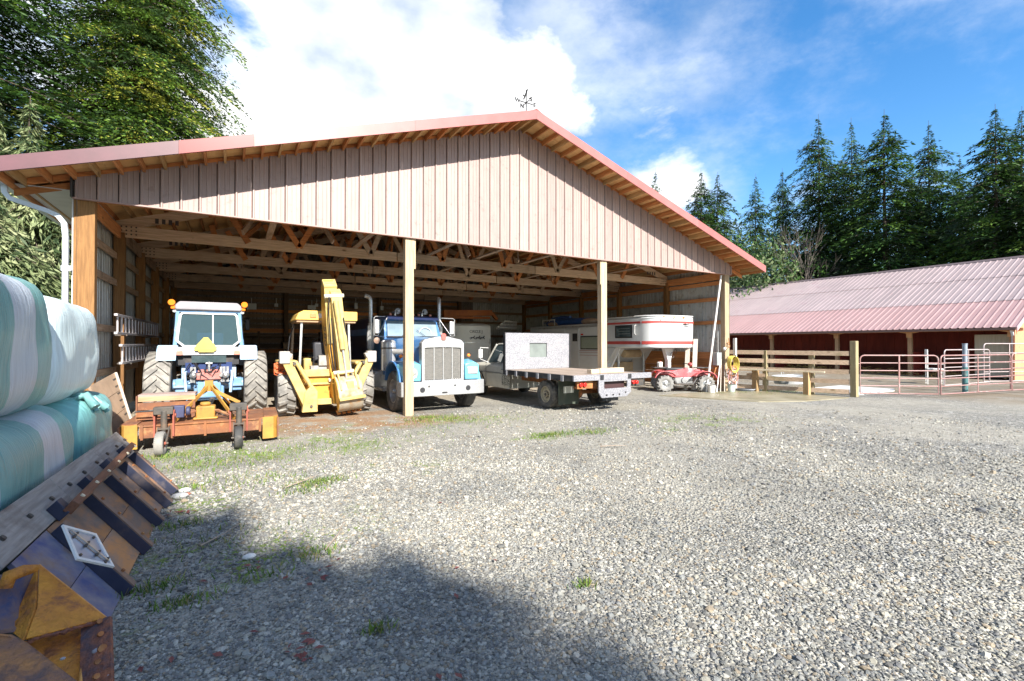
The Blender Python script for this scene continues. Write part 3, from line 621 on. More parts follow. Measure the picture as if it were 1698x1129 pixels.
UL = ['off right beyond the stable', 'right of the stable end', 'behind the stable near end', 'behind the middle of the stable', 'behind the stable far half', 'behind the stable far end', 'beyond the stable far end', 'beyond the pale bush', 'in line with the leafless tree', 'behind the shed back wall, left', 'behind the shed back wall, middle', 'behind the shed back wall, right', 'behind the gap between shed and stable']
for i in range(13):
    X = 52 + (i % 3) * 3; tree('bush', 'dark undergrowth shrub %s' % UL[i], 'bush', hedge, (X - 0 if i < 9 else 20 + (i - 9) * 8, -12 + i * 5.0 if i < 9 else 40, 0), i * 2.1, (1.9, 1.9, 1.25), 'undergrowth behind the stable')
# leafless tree
def bare(seed, h):
    g = random.Random(seed); mb = MB()
    def grow(p, d, l, r, n):
        q = p + d * l; mb.tube([p, (p + q) / 2 + Vector((g.gauss(0, 1), g.gauss(0, 1), 0)) * l * .05, q], [r, r * .85, r * .65], n=5 if r > .03 else 3)
        if n == 0: return
        for _ in range(3 if n > 1 else 4):
            e = (d + Vector((g.gauss(0, .26), g.gauss(0, .26), g.gauss(.2, .2)))).normalized(); grow(q if _ < 2 else p.lerp(q, g.uniform(.4, .9)), e, l * g.uniform(.62, .86), r * .6, n - 1)
    grow(Vector((0, 0, 0)), Vector((0, 0, 1)), h * .32, h * .012, 5); return mb
t = thing('bare_tree', 'leafless grey tree standing in the gap of the conifer row', 'tree', at_ray(1330, 50)[:2] + (0,))
P('trunk', bare(4, 11.5), mat('grey_bark', (.13, .11, .095), (.09, .075, .06), rough=.9, scale=5), t)

# ------------------------------------------------------------------ stable on the right
st = thing('stable', 'long low red stable with faded pink ribbed metal roof and timber posts', 'stable')
EX, RX, E0, SS = 33.8, 43.5, 2.50, .466
rpink = mat('faded_roof_upper', (.34, .265, .26), (.29, .23, .225), rough=.42, scale=.7, stretch=(1, 1, 1), rnd=.05, dirt=(.26, .17, .17), damt=.15, dscale=1)
rred = mat('faded_roof_lower', (.365, .23, .22), (.33, .205, .195), rough=.42, scale=.8, rnd=.05, dirt=(.36, .2, .2), damt=.1, dscale=1)
Y0, Y1 = -3.9, 27.0; ns = 34
for c, (fa, fb, mm) in enumerate(((0, .33, rred), (.325, .68, rpink), (.675, 1.0, rpink))):
    for i in range(ns):
        y0 = Y0 + i * (Y1 - Y0) / ns; y1 = Y0 + (i + 1) * (Y1 - Y0) / ns - .002; xa, xb = EX + (RX - EX) * fa, EX + (RX - EX) * fb
        pr = rib_profile(y0, y1, .303, h=.028); n = len(pr); o = .008 * c
        vs = [(xa, u, E0 + SS * (xa - EX) + d + o + .02) for u, d in pr] + [(xb, u, E0 + SS * (xb - EX) + d + o) for u, d in pr]
        P('roof_sheet', MB().add(vs, [(q, q + 1, n + q + 1, n + q) for q in range(n - 1)]), mm, st, smooth=0)
P('roof_slope', MB().prism([(RX, E0 + SS * (RX - EX) - .03), (RX + 9.7, E0), (RX + 9.7, E0 - .05), (RX, E0 + SS * (RX - EX) - .08)], 'y', Y0, Y1), rpink, st)
P('ridge_cap', MB().prism([(RX - .3, 6.94), (RX, 7.09), (RX + .3, 6.94), (RX + .3, 6.90), (RX - .3, 6.90)], 'y', Y0 - .03, Y1), mat('ridge_dark', (.12, .09, .09), rough=.5), st)
P('roof_underside', MB().prism([(EX + .02, E0 - .03), (RX, E0 + SS * (RX - EX) - .05), (RX, E0 + SS * (RX - EX) - .15), (EX + .02, E0 - .13)], 'y', Y0 + .05, Y1), red_y, st)
P('gutter', MB().prism([(EX - .10, E0 - .11), (EX + .01, E0 - .11), (EX + .01, E0 + .0), (EX - .12, E0 + .0)], 'y', Y0, Y1), mat('brown_gutter', (.16, .10, .09), rough=.4), st)
bz = wood('stable_post', 'z', (.46, .30, .18), (.34, .20, .11))
barnred = mat('barn_red_board', (.30, .042, .026), (.22, .028, .018), rough=.7, scale=2, stretch=(3, 3, .4), rnd=.12, dirt=(.2, .03, .02), damt=.2)
for yv in (24.5, 20.6, 16.3, 12.4, 8.1, 4.0, .35, -3.6):
    P('post', MB().box(EX + .55, EX + .73, yv - .09, yv + .09, 0, E0 + .1), bz, st)
    P('post_bracket', MB().prism([(yv - .42, E0 + .0), (yv - .42, E0 - .13), (yv - .12, E0 - .19), (yv - .12, E0 - .42), (yv + .12, E0 - .42), (yv + .12, E0 - .19), (yv + .42, E0 - .13), (yv + .42, E0 + .0)], 'x', EX + .47, EX + .545), wood('bracket', 'y', (.62, .36, .19), (.5, .27, .13)), st)
for i in range(60):
    y0 = Y0 + .3 + i * .515
    if y0 > Y1: break
    P('wall_board', MB().box(EX + 4.6, EX + 4.63 + .01 * (i % 2), y0, y0 + .505, 0, 4.2), barnred, st)
for i in range(8): P('half_wall', MB().box(EX + 3.2, EX + 3.25, -3.4 + i * 3.85, .3 + i * 3.85, 0, 1.15), wood('stall_board', 'y', (.19, .07, .04), (.12, .04, .025)), st)
for i in range(8): P('stall_divider', MB().box(EX + .9, EX + 3.1, -3.55 + i * 3.85, -3.5 + i * 3.85, .0, 1.3), barnred, st)
P('gable_wall', MB().prism([(EX + .2, 0), (RX, 0), (RX, 6.8), (EX + .3, E0 + .02)], 'y', Y0 + .12, Y0 + .2), wood('orange_board', 'z', (.58, .27, .15), (.48, .20, .11)), st)
P('rake_board', MB().prism([(EX - .04, E0 - .18), (RX, E0 + SS * (RX - EX) - .2), (RX, E0 + SS * (RX - EX) + .03), (EX - .04, E0 + .03)], 'y', Y0 - .035, Y0 - .002), mat('rake_pink', (.58, .36, .36), rough=.4), st)
P('downspout', rect_tube([(EX + .1, Y0 + .2, E0 - .1), (EX + .35, Y0 + .2, E0 - .4), (EX + .4, Y0 + .2, .2)], .09), wm, st)
P('door_panel', MB().box(EX + .9, EX + .95, Y0 + .25, Y0 + 1.7, .1, 2.2), mat('cream_board', (.45, .40, .30), (.38, .33, .24), rough=.7, scale=3, stretch=(1, 5, .4)), st)
straw = mat('straw', (.42, .27, .08), (.28, .17, .05), rough=.9, scale=12, bump=.8)
g = random.Random(4); mb = MB()
for _ in range(900):
    x, y = EX + g.uniform(.2, 3), g.choice((2.2, 6, 10.5, -1)) + g.gauss(0, .9); z = g.uniform(.02, .35) * math.exp(-((x - EX - 1.4) ** 2)); a = g.uniform(0, 6.3)
    mb.beam((x, y, z), (x + .22 * math.cos(a), y + .22 * math.sin(a), z + g.uniform(-.03, .08)), .025, .02)
mb = T(P('straw_bedding', mb, straw), 'loose golden straw heaped on the stable floor', 'straw'); mb['kind'] = 'stuff'

# ------------------------------------------------------------------ fence, rail, gates
fy = wood('fence_rail', 'y', (.46, .34, .24), (.32, .23, .16), rnd=.15, dirt=(.22, .19, .10), damt=.25, knots=2.2)
fz = wood('fence_post', 'z', (.36, .30, .17), (.26, .21, .12), knots=2.2)
fe = thing('board_fence', 'weathered five board fence running from the shed corner to a tall post', 'fence', (19.2, -1.5, 0))
fe.location = (0, 0, 0)
for i, z in enumerate((1.43, 1.13, .82, .50, .17)):
    P('rail', MB().beam((18.55, .35, z), (19.88, -3.22, z - .01), .04, .15), fy, fe)
P('post', MB().box(19.86, 20.04, -3.42, -3.24, 0, 1.83), fz, fe, bevel=.01); P('post', MB().box(18.98, 19.12, -.95, -.8, 0, 1.5), fz, fe, bevel=.01)
P('post', MB().box(19.55, 19.68, -2.25, -2.1, 0, 1.5), fz, fe, bevel=.01)
P('kick_board', MB().box(18.42, 18.50, -.12, -.02, 0, 1.95), wood('pale_post', 'z', (.66, .60, .55), (.54, .47, .42)), fe)
hr = thing('hitching_rail', 'low wooden hitching rail on two posts in front of the board fence', 'rail')
P('top_rail', MB().beam((18.45, .25, .815), (19.3, -2.75, .80), .16, .05), wood('rail_top', 'y', (.60, .52, .38), (.46, .38, .26)), hr)
for x, y in ((18.85, -.62), (19.17, -2.25)): P('post', MB().box(x - .08, x + .08, y - .09, y + .09, 0, .785), wood('rail_post', 'z', (.40, .27, .14), (.28, .18, .09)), hr, bevel=.008)
P('stub', MB().beam((18.82, -.3, .60), (19.0, -.9, .60), .05, .12), fy, hr)
gp = mat('pink_gate_paint', (.33, .18, .165), (.28, .14, .125), rough=.4, scale=5, dirt=(.42, .36, .33), damt=.35, dscale=5)
gw = mat('pale_gate_paint', (.46, .38, .37), (.38, .30, .29), rough=.45, scale=5)
def gate(label, a, b, h, m, nr=6, mids=1, z0=.12, r=.022):
    t = thing('pipe_gate', label, 'gate', (a[0], a[1], 0), math.atan2(b[1] - a[1], b[0] - a[0]), 'tubular steel gates'); l = math.hypot(b[0] - a[0], b[1] - a[1])
    c = .14
    fr = [(0, 0, z0)] + [(c - c * math.cos(q), 0, h - c + c * math.sin(q)) for q in np.linspace(0, math.pi / 2, 5)] + [(l - c + c * math.sin(q), 0, h - c + c * math.cos(q)) for q in np.linspace(0, math.pi / 2, 5)] + [(l, 0, z0)]
    P('frame', MB().tube(fr, r, n=10, closed=True), m, t, smooth=60)
    for i in range(1, nr - 1):
        z = z0 + (h - z0) * i / (nr - 1); P('bar', MB().cyl((.01, 0, z), (l - .01, 0, z), r * .85, n=10), m, t, smooth=60)
    for i in range(mids): x = l * (i + 1) / (mids + 1); P('upright', MB().box(x - .02, x + .02, -.03, -.022, z0, h), m, t)
    P('hinge', MB().cyl((-.05, 0, h * .8), (.0, 0, h * .8), .012), m, t)
gate('pink steel pipe gate right beside the tall fence post', (20.12, -3.42), (22.0, -4.82), 1.36, gp)
gate('pink steel pipe gate chained on from the first towards the right edge', (22.06, -4.86), (25.9, -5.55), 1.36, gp)
gate('pink gate continuing out of view at the right edge', (25.96, -5.57), (30.0, -6.3), 1.4, gp)
gate('pale steel pen gate standing further back in the muddy yard', (26.4, -3.6), (30.2, -3.9), 1.5, gw, 5)
gate('pale pen gate with rounded corners nearest the stable end', (30.3, -3.7), (33.0, -4.6), 1.75, gw, 5)
t = thing('pipe_post', 'round post painted teal below and grey above behind the second gate', 'post', (25.2, -4.55, 0))
P('post_shaft', MB().cyl((0, 0, .9), (0, 0, 1.72), .07, n=18), mat('grey_blue_pipe', (.28, .32, .38), (.22, .26, .3), rough=.5, scale=4), t)
P('teal_sleeve', MB().cyl((0, 0, -.02), (0, 0, .9), .083, n=18), mat('teal_paint', (.06, .17, .17), (.05, .13, .14), rough=.5, scale=6, dirt=(.3, .3, .26), damt=.3, dscale=5), t)
P('cap', MB().cyl((0, 0, 1.72), (0, 0, 1.75), .08, n=18), mat('grey_blue_pipe'), t)
t = thing('garden_chair', 'stacked white plastic chair standing behind the gates', 'chair', (28.6, -2.6, 0), R(25)); wp = mat('white_plastic', (.74, .72, .68), (.66, .63, .58), rough=.4, scale=5)
P('seat', MB().box(-.3, .3, -.28, .28, .62, .68), wp, t, bevel=.02); P('backrest', MB().box(-.3, .3, .26, .31, 1.15, 1.5), wp, t, bevel=.03)
for x in (-.27, .27):
    for y in (-.25, .27): P('leg', MB().beam((x, y, 0), (x * .95, y, .62 if y < 0 else 1.3), .04, .05), wp, t)
    P('armrest', MB().box(x - .03, x + .03, -.28, .28, .86, .9), wp, t)
t = thing('water_trough', 'shallow oval pale metal water trough behind the fence boards', 'trough', (20.6, -.9, .25)); ga = mat('galv_trough', (.55, .56, .56), (.44, .45, .45), rough=.35, metal=.4, scale=6)
P('tank', MB().lathe([(.0, 0), (.75, 0), (.85, .35), (.88, .36), (.82, .33), (.72, .04), (0, .04)], 'z', n=32), ga, t, smooth=40); P('tap', MB().tube([(-.6, 0, .3), (-.6, 0, .55), (-.45, 0, .55), (-.45, 0, .48)], .02), ga, t)
for o_ in (t,): o_.scale = (1, .6, .8)
mb = MB().box(20.4, 23.2, -3.2, -1.4, .0, .10); T(P('concrete_slab', mb, mat('pale_concrete', (.55, .54, .52), (.45, .44, .42), rough=.8, scale=3), bevel=.02), 'pale concrete slab lying in the yard behind the fence', 'slab')
def tuft_field(name, spots, label, cols, h=(.025, .07)):
    g = np.random.default_rng(9); Q = []; MI = []
    for x, y, r, n in spots:
        n = int(n); p = np.stack([x + g.normal(0, r, n), y + g.normal(0, r * .5, n), np.zeros(n)], 1); a = g.uniform(0, 6.28, n); w = g.uniform(.003, .006, n)[:, None]; d = np.stack([np.cos(a), np.sin(a), np.zeros(n)], 1)
        hh = g.uniform(*h, n)[:, None]; le = np.stack([g.normal(0, .5, n), g.normal(0, .5, n), np.ones(n)], 1); le /= np.linalg.norm(le, axis=1)[:, None]
        Q.append(np.stack([p - d * w, p + d * w, p + d * w * .5 + le * hh, p - d * w * .5 + le * hh], 1)); MI.append(g.choice(3, n, p=(.35, .4, .25)))
    o = OB(name, fol_mesh(name, np.concatenate(Q), np.concatenate(MI), cols)); T(o, label, 'grass'); o['kind'] = 'stuff'
LG = [leaf_mat('grass_dark', (.07, .13, .025), (.10, .17, .03)), leaf_mat('grass_green', (.14, .24, .035), (.20, .30, .05)), leaf_mat('grass_dry', (.26, .25, .09), (.34, .30, .13))]
tuft_field('grass_tufts', [(2.15, -7.25, .10, 140), (2.6, -7.1, .12, 70), (3.35, -4.75, .18, 420), (3.2, -5.05, .16, 160), (6.6, -.8, .5, 700), (7.2, -1.4, .9, 600), (6.3, -.45, .2, 300), (2.1, -3.0, .5, 500), (3.0, -2.8, .9, 800), (4.2, -2.6, .8, 400), (1.95, -4.2, .12, 130), (2.0, -5.6, .12, 130), (1.95, -6.9, .12, 160), (2.3, -6.2, .4, 160), (7.6, -3.7, .25, 500), (8.4, -3.8, .3, 400), (4.6, -8.4, .05, 60), (3.2, -8.2, .06, 90), (3.0, -6.9, .12, 150), (20.0, -1.0, 1.3, 1200), (11.5, -3.8, 1, 350), (2.6, -4.2, .5, 400), (1.6, -2.2, .4, 600)], 'green grass tufts pushing up through the gravel', LG)
# ------------------------------------------------------------------ vehicles: shared pieces
rub = mat('tyre_rubber', (.055, .053, .05), (.10, .095, .085), rough=.8, scale=5, bump=.3, dirt=(.26, .23, .19), damt=.45, dscale=3)
rub_d = mat('dusty_ag_rubber', (.16, .15, .135), (.27, .255, .23), rough=.85, scale=4, bump=.4, dirt=(.36, .33, .28), damt=.4, dscale=4)
rub_k = mat('black_rubber', (.03, .03, .03), (.05, .05, .048), rough=.75, scale=5, dirt=(.18, .16, .14), damt=.3)
blk = mat('black_steel', (.025, .025, .028), rough=.5, dirt=(.12, .10, .08), damt=.3)
dkg = mat('dark_iron', (.07, .065, .06), (.12, .10, .08), rough=.6, metal=.3, scale=6, dirt=(.22, .14, .09), damt=.35)
chrome = mat('chrome', (.52, .52, .52), rough=.26, metal=.5, dirt=(.4, .36, .32), damt=.15, dscale=7)
alu = mat('brushed_alu', (.62, .62, .61), (.5, .5, .49), rough=.35, metal=.85, scale=8, dirt=(.4, .38, .34), damt=.25, dscale=5)
amber = mat('amber_lens', (.85, .22, .02), rough=.2, spec=.6)
redl = mat('red_lens', (.55, .02, .015), rough=.2)
clear = mat('clear_lens', (.75, .75, .72), rough=.08, spec=.8)
glass = mat('dark_glass', (.05, .075, .08), (.13, .17, .18), rough=.04, scale=1.5, spec=1, coat=.6)
whp = mat('white_paint', (.72, .72, .70), (.66, .66, .64), rough=.35, coat=.2, scale=3, dirt=(.42, .38, .32), damt=.15, dscale=3)
rust = mat('rust', (.40, .15, .05), (.20, .075, .03), rough=.85, scale=4, bump=.5, dirt=(.50, .27, .10), damt=.4, dscale=5)
seatm = mat('black_vinyl', (.035, .035, .04), rough=.5)

def tyre_mesh(r, w, ri, lugs=0, style='road', lh=.03, m=None):
    mb = MB(); h = w / 2
    prof = [(ri, -h * .72), (ri + (r - ri) * .25, -h * .95), (ri + (r - ri) * .6, -h), (r - (r - ri) * .12, -h * .93), (r - .008, -h * .8), (r, -h * .5), (r + .004, 0), (r, h * .5), (r - .008, h * .8), (r - (r - ri) * .12, h * .93), (ri + (r - ri) * .6, h), (ri + (r - ri) * .25, h * .95), (ri, h * .72)]
    mb.lathe(prof, 'x', n=40)
    def pt(x, a, rr): return (x, rr * math.cos(a), rr * math.sin(a))
    if style in ('ag', 'chunk'):
        n = lugs
        for k in range(n):
            for s in (-1, 1):
                a0 = 2 * math.pi * (k + (0 if s < 0 else .5)) / n; da = 2 * math.pi / n; sw = 1.15 if style == 'ag' else .35; th = .24 if style == 'ag' else .34
                rings = []
                for t in (0, .45, .85, 1.0):
                    x = s * (-.03 * w + t * h * 1.0); a = a0 + s * 0 + da * sw * t; ro = r + lh * (1 if t < 1 else .2) - (0 if t < .9 else .03); rin = r - .012 - (0 if t < .9 else .05)
                    rings.append([pt(x, a - da * th * .5, rin), pt(x, a - da * th * .42, ro), pt(x, a + da * th * .42, ro), pt(x, a + da * th * .5, rin)])
                mb.loft(rings)
    elif style == 'road':
        for k in range(36):
            a = 2 * math.pi * k / 36
            for x in (-h * .62, -h * .2, h * .22, h * .62):
                q = [pt(x - h * .16, a, r - .003), pt(x + h * .16, a, r - .003), pt(x + h * .16, a + .12, r - .003), pt(x - h * .16, a + .12, r - .003)]; p = [(v[0], v[1] * (1 + .013), v[2] * (1 + .013)) for v in q]
                mb.loft([q, p])
    return mb.mesh('tyre', m or rub, 35)
def rim_mesh(ri, w, m, holes=0, dish=.5, n=32, out=1):
    mb = MB(); h = w / 2 * .8; d = h * (1 - dish)
    mb.lathe([(ri * 1.02, -h), (ri * .94, -h), (ri * .9, -h * .3), (ri * .9, h * .3), (ri * .94, h), (ri * 1.02, h)], 'x', n=n)
    mb.lathe([(ri * .92, out * d), (ri * .6, out * (d + .02)), (ri * .35, out * (d - .01)), (ri * .3, out * (d + .05)), (0, out * (d + .06))], 'x', n=n)
    for k in range(holes):
        a = 2 * math.pi * k / holes; rr = ri * .72; mb.cyl((out * (d - .01), rr * math.cos(a), rr * math.sin(a)), (out * (d + .022), rr * math.cos(a), rr * math.sin(a)), ri * .09, n=8)
    return mb.mesh('wheel', m, 35)
def wheel(parent, loc, r, w, ri, tm, rm, hub=None, out=1, rz=0, nb=8):
    wv = OB('wheel', rm, parent, loc, (0, 0, rz)); OB('tyre', tm, wv)
    hb = MB(); hb.cyl((out * w * .1, 0, 0), (out * w * .42, 0, 0), ri * .24, ri * .18, n=12)
    for k in range(nb): a = 2 * math.pi * k / nb; hb.cyl((out * w * .1, ri * .42 * math.cos(a), ri * .42 * math.sin(a)), (out * w * .28, ri * .42 * math.cos(a), ri * .42 * math.sin(a)), ri * .04, n=6)
    P('hub', hb, hub or dkg, wv); return wv

# ------------------------------------------------------------------ blue tractor, seen from behind
tr = thing('tractor', 'blue farm tractor with glazed cab seen from behind, flat bed mower hitched on', 'tractor', (1.94, 2.35, 0))
tb = mat('tractor_blue', (.14, .27, .46), (.19, .33, .50), rough=.45, scale=4, coat=.1, dirt=(.36, .34, .32), damt=.28, dscale=4, rnd=.06)
tlb = mat('tractor_pale_blue', (.38, .50, .62), (.30, .44, .60), rough=.5, scale=4, dirt=(.4, .28, .2), damt=.25, dscale=5)
gtm = tyre_mesh(.735, .50, .46, 22, 'ag', .05, rub_d); grm = rim_mesh(.46, .46, tlb, 8)
for s in (-1, 1): wheel(tr, (s * .95, 0, .775), .77, .5, .46, gtm, grm, out=-s if False else s)
ftm = tyre_mesh(.43, .28, .24, 18, 'ag', .03, rub_d); frm = rim_mesh(.24, .26, tlb, 6)
for s in (-1, 1): wheel(tr, (s * .72, 2.35, .45), .45, .28, .24, ftm, frm, out=s)
P('front_axle', MB().box(-.72, .72, 2.3, 2.4, .38, .5), dkg, tr)
P('axle_housing', MB().cyl((-.72, 0, .78), (.72, 0, .78), .13, n=16).box(-.66, -.46, -.18, .15, .62, .92).box(.46, .66, -.18, .15, .62, .92).box(-.70, -.44, -.25, -.1, .72, .78).box(.44, .70, -.25, -.1, .72, .78), tb, tr, bevel=.015)
P('gearbox', MB().box(-.30, .30, -.28, 1.4, .42, 1.02).box(-.24, .24, -.36, -.28, .48, .86), tb, tr, bevel=.03)
P('hydraulic_cover', MB().box(-.22, .22, -.34, .3, 1.02, 1.14).box(-.25, .25, -.375, -.34, .9, 1.06), mat('faded_red', (.48, .16, .13), (.38, .12, .1), rough=.6, scale=6, dirt=(.3, .27, .25), damt=.3), tr, bevel=.02)
mb = MB(); g = random.Random(8)
for i in range(16):
    x = g.uniform(-.42, .42); z = g.uniform(.95, 1.25); mb.tube([(x, -.30, z), (x + g.uniform(-.1, .1), -.40, z + .05), (x + g.uniform(-.18, .18), -.36, z - .14), (x + g.uniform(-.2, .2), -.3, z - .25)], .012, n=6)
P('hydraulic_hose', mb, blk, tr)
mb = MB()
for x in (-.34, -.28, .30, .37, .24): mb.cyl((x, -.42, 1.0), (x, -.3, 1.0), .035, n=10).box(x - .025, x + .025, -.36, -.30, .84, 1.2)
mb.ball((-.30, -.42, 1.02), .07).ball((.33, -.42, 1.0), .07).cyl((0, -.36, 1.1), (0, -.36, 1.32), .03).cyl((-.06, -.36, 1.28), (.06, -.36, 1.28), .025)
P('coupler', mb, alu, tr)
for s in (-1, 1):
    P('lift_arm', MB().beam((s * .42, .1, 1.14), (s * .47, -.42, 1.05), .07, .09).beam((s * .47, -.42, 1.08), (s * .43, -.5, .6), .05, .05), tlb, tr, bevel=.01)
    P('lower_link', MB().beam((s * .26, .1, .5), (s * .38, -.85, .45), .05, .09), tb, tr, bevel=.008)
    P('roll_frame', MB().box(s * .50 - .045, s * .50 + .045, -.16, -.08, .9, 1.46), tlb, tr, bevel=.01)
    P('fender', MB().prism([(-.55, 1.36), (-.42, 1.60), (-.30, 1.69), (.35, 1.69), (.6, 1.45), (.66, 1.2), (.62, 1.18), (.55, 1.42), (.32, 1.64), (-.3, 1.64), (-.38, 1.56), (-.50, 1.36)], 'x', s * .62, s * .98), tlb, tr, bevel=.01)
    P('fender_top', MB().box(s * .78 - .19, s * .78 + .19, -.40, -.30, 1.55, 1.70), tlb, tr, bevel=.02)
    P('tail_light', MB().box(s * .62 - .12, s * .62 + .12, -.425, -.39, 1.47, 1.58), mat('faded_lens', (.62, .25, .18), (.5, .2, .15), rough=.4), tr, bevel=.015)
    P('beacon', MB().cyl((s * .71, -.46, 2.66), (s * .71, -.40, 2.66), .07, n=18).box(s * .69 - .04, s * .69 + .04, -.42, -.38, 2.52, 2.60), amber, tr, bevel=.012)
    P('work_light', MB().ball((s * .66, -.32, 2.49), .055, .05, .055), clear, tr)
    P('mirror', MB().box(s * .80 - .05, s * .80 + .05, .9, .93, 2.1, 2.38).beam((s * .62, .9, 2.4), (s * .8, .9, 2.3), .02, .02), blk, tr, bevel=.01)
P('cab_panel', MB().box(-.76, .76, -.385, -.33, 1.47, 1.66), mat('tractor_cream', (.66, .68, .70), (.56, .58, .62), rough=.45, scale=5, dirt=(.45, .25, .16), damt=.2, dscale=6), tr, bevel=.02)
P('cab_panel', MB().box(-.34, .34, -.36, -.345, 1.30, 1.46), glass, tr)
P('drop_panel', MB().box(-.46, .46, -.3, -.27, 1.02, 1.30), mat('navy_panel', (.01, .03, .12), rough=.5), tr)
def ring_frame(o, i_, y0, y1): 
    n = len(o); vs = [(p[0], y0, p[1]) for p in o] + [(p[0], y0, p[1]) for p in i_] + [(p[0], y1, p[1]) for p in o] + [(p[0], y1, p[1]) for p in i_]; fs = []
    for k in range(n):
        j = (k + 1) % n; fs += [(k, j, n + j, n + k), (2 * n + k, 3 * n + k, 3 * n + j, 2 * n + j), (k, 2 * n + k, 2 * n + j, j), (n + k, n + j, 3 * n + j, 3 * n + k)]
    return MB().add(vs, fs)
out = [(-.70, 1.63), (.70, 1.63), (.63, 2.50), (-.63, 2.50)]
P('cab_frame', ring_frame(out, [(-.62, 1.66), (.62, 1.66), (.57, 2.46), (-.57, 2.46)], -.36, -.28), tb, tr, bevel=.01)
o2 = [(-.64, 1.80), (-.50, 1.665), (.50, 1.665), (.64, 1.80), (.575, 2.40), (.53, 2.45), (-.53, 2.45), (-.575, 2.40)]
P('window_surround', ring_frame(o2, [(-.59, 1.81), (-.47, 1.70), (.47, 1.70), (.59, 1.81), (.53, 2.385), (.50, 2.415), (-.50, 2.415), (-.53, 2.385)], -.375, -.345), whp, tr)
pane = mat('cab_pane', (.07, .12, .14), rough=.03, trans=0, alpha=.55, spec=.8)
P('rear_pane', MB().prism([(p[0] * .97, p[1]) for p in o2], 'y', -.352, -.349), pane, tr)
P('window_bar', MB().box(.06, .085, -.38, -.352, 1.70, 2.42), whp, tr)
P('roof', MB().loft([[(x * a, (y + .0) * 1 if True else y, z) for x, y in ((-.66, -.42), (.66, -.42), (.66, 1.25), (-.66, 1.25))] for a, z in ((.97, 2.50), (1, 2.545), (.98, 2.62), (.86, 2.70))]), mat('roof_grey', (.25, .24, .26), (.32, .30, .32), rough=.5, scale=4), tr, bevel=.03)
for s in (-1, 1):
    P('cab_post', MB().beam((s * .66, -.3, 1.6), (s * .61, -.3, 2.5), .07, .06), tb, tr); P('cab_post', MB().beam((s * .72, 1.15, 1.3), (s * .62, 1.05, 2.5), .06, .06), tb, tr)
    P('door_pane', MB().prism([(-.28, 1.5), (1.1, 1.3), (1.02, 2.5), (-.28, 2.5)], 'x', s * .675 - .002, s * .675 + .002), pane, tr)
P('windscreen', MB().box(-.6, .6, 1.08, 1.085, 1.4, 2.5), pane, tr)
P('seat', MB().box(-.26, .26, .1, .5, 1.55, 1.68).box(-.27, .27, .06, .14, 1.62, 2.0), mat('seat_blue', (.03, .16, .45), rough=.6), tr, bevel=.04)
P('steering_wheel', MB().lathe([(.19, -.01), (.21, 0), (.19, .01), (.18, 0)], 'z', (0, .85, 1.85), n=20, close=True).cyl((0, .85, 1.3), (0, .85, 1.85), .02), blk, tr)
P('floor_box', MB().box(-.6, .6, -.27, 1.15, 1.25, 1.45), blk, tr)
P('bonnet', MB().box(-.30, .30, 1.2, 2.9, .85, 1.55), tb, tr, bevel=.08)
P('exhaust_pipe', MB().cyl((-.22, 1.8, 1.5), (-.22, 1.8, 2.3), .035), blk, tr)
P('slow_vehicle_sign', MB().prism([(-.27, 1.58), (.13, 1.58), (.16, 1.64), (-.02, 1.88), (-.10, 1.88), (-.29, 1.64)], 'y', -.46, -.452).prism([(-.25, 1.60), (.11, 1.60), (.13, 1.65), (-.03, 1.86), (-.09, 1.86), (-.26, 1.65)], 'y', -.463, -.46).beam((-.2, -.45, 1.56), (.1, -.45, 1.56), .02, .03), mat('faded_yellow', (.72, .60, .10), (.68, .50, .08), rough=.6, scale=3), tr)

# ------------------------------------------------------------------ mower deck behind the tractor
mw = thing('rotary_mower', 'rust orange rotary mower deck with two small tail wheels behind the blue tractor', 'mower', (2.03, -.75, 0), R(-2))
mo = mat('mower_orange', (.25, .095, .035), (.15, .065, .038), rough=.8, scale=3, bump=.3, rnd=.1, dirt=(.36, .19, .08), damt=.35, dscale=5)
mr_ = mat('mower_red_rust', (.36, .10, .06), (.26, .07, .045), rough=.8, scale=5, bump=.3)
my = mat('mower_yellow', (.44, .24, .04), (.34, .17, .035), rough=.6, scale=4, dirt=(.25, .1, .03), damt=.3, dscale=6)
P('deck_plate', MB().box(-1.0, 1.04, -.78, .55, .40, .425), mo, mw); P('rear_beam', MB().box(-.86, .86, -.86, -.79, .22, .42).box(-.86, .86, -.88, -.78, .40, .425), mo, mw, bevel=.006)
for s in (-1, 1):
    P('side_skirt', MB().prism([(-.84, .08), (.40, .08), (.58, .2), (.58, .42), (-.84, .42)], 'x', s * 1.12 - .012, s * 1.12 + .012), mo, mw)
    P('skirt_corner', MB().prism([(s * .88, -.86), (s * 1.05, -.845), (s * 1.12, -.76), (s * 1.10, -.75), (s * 1.03, -.82), (s * .88, -.835)], 'z', .06, .44), my, mw)
    P('deck_wing', MB().box(min(s * .9, s * 1.12), max(s * .9, s * 1.12), -.76, .5, .425, .445), mo, mw)
for x in (-.82, -.42, .03, .48, .84): P('stiffener', MB().box(x - .018, x + .018, -.90, -.862, .20, .44), mo, mw)
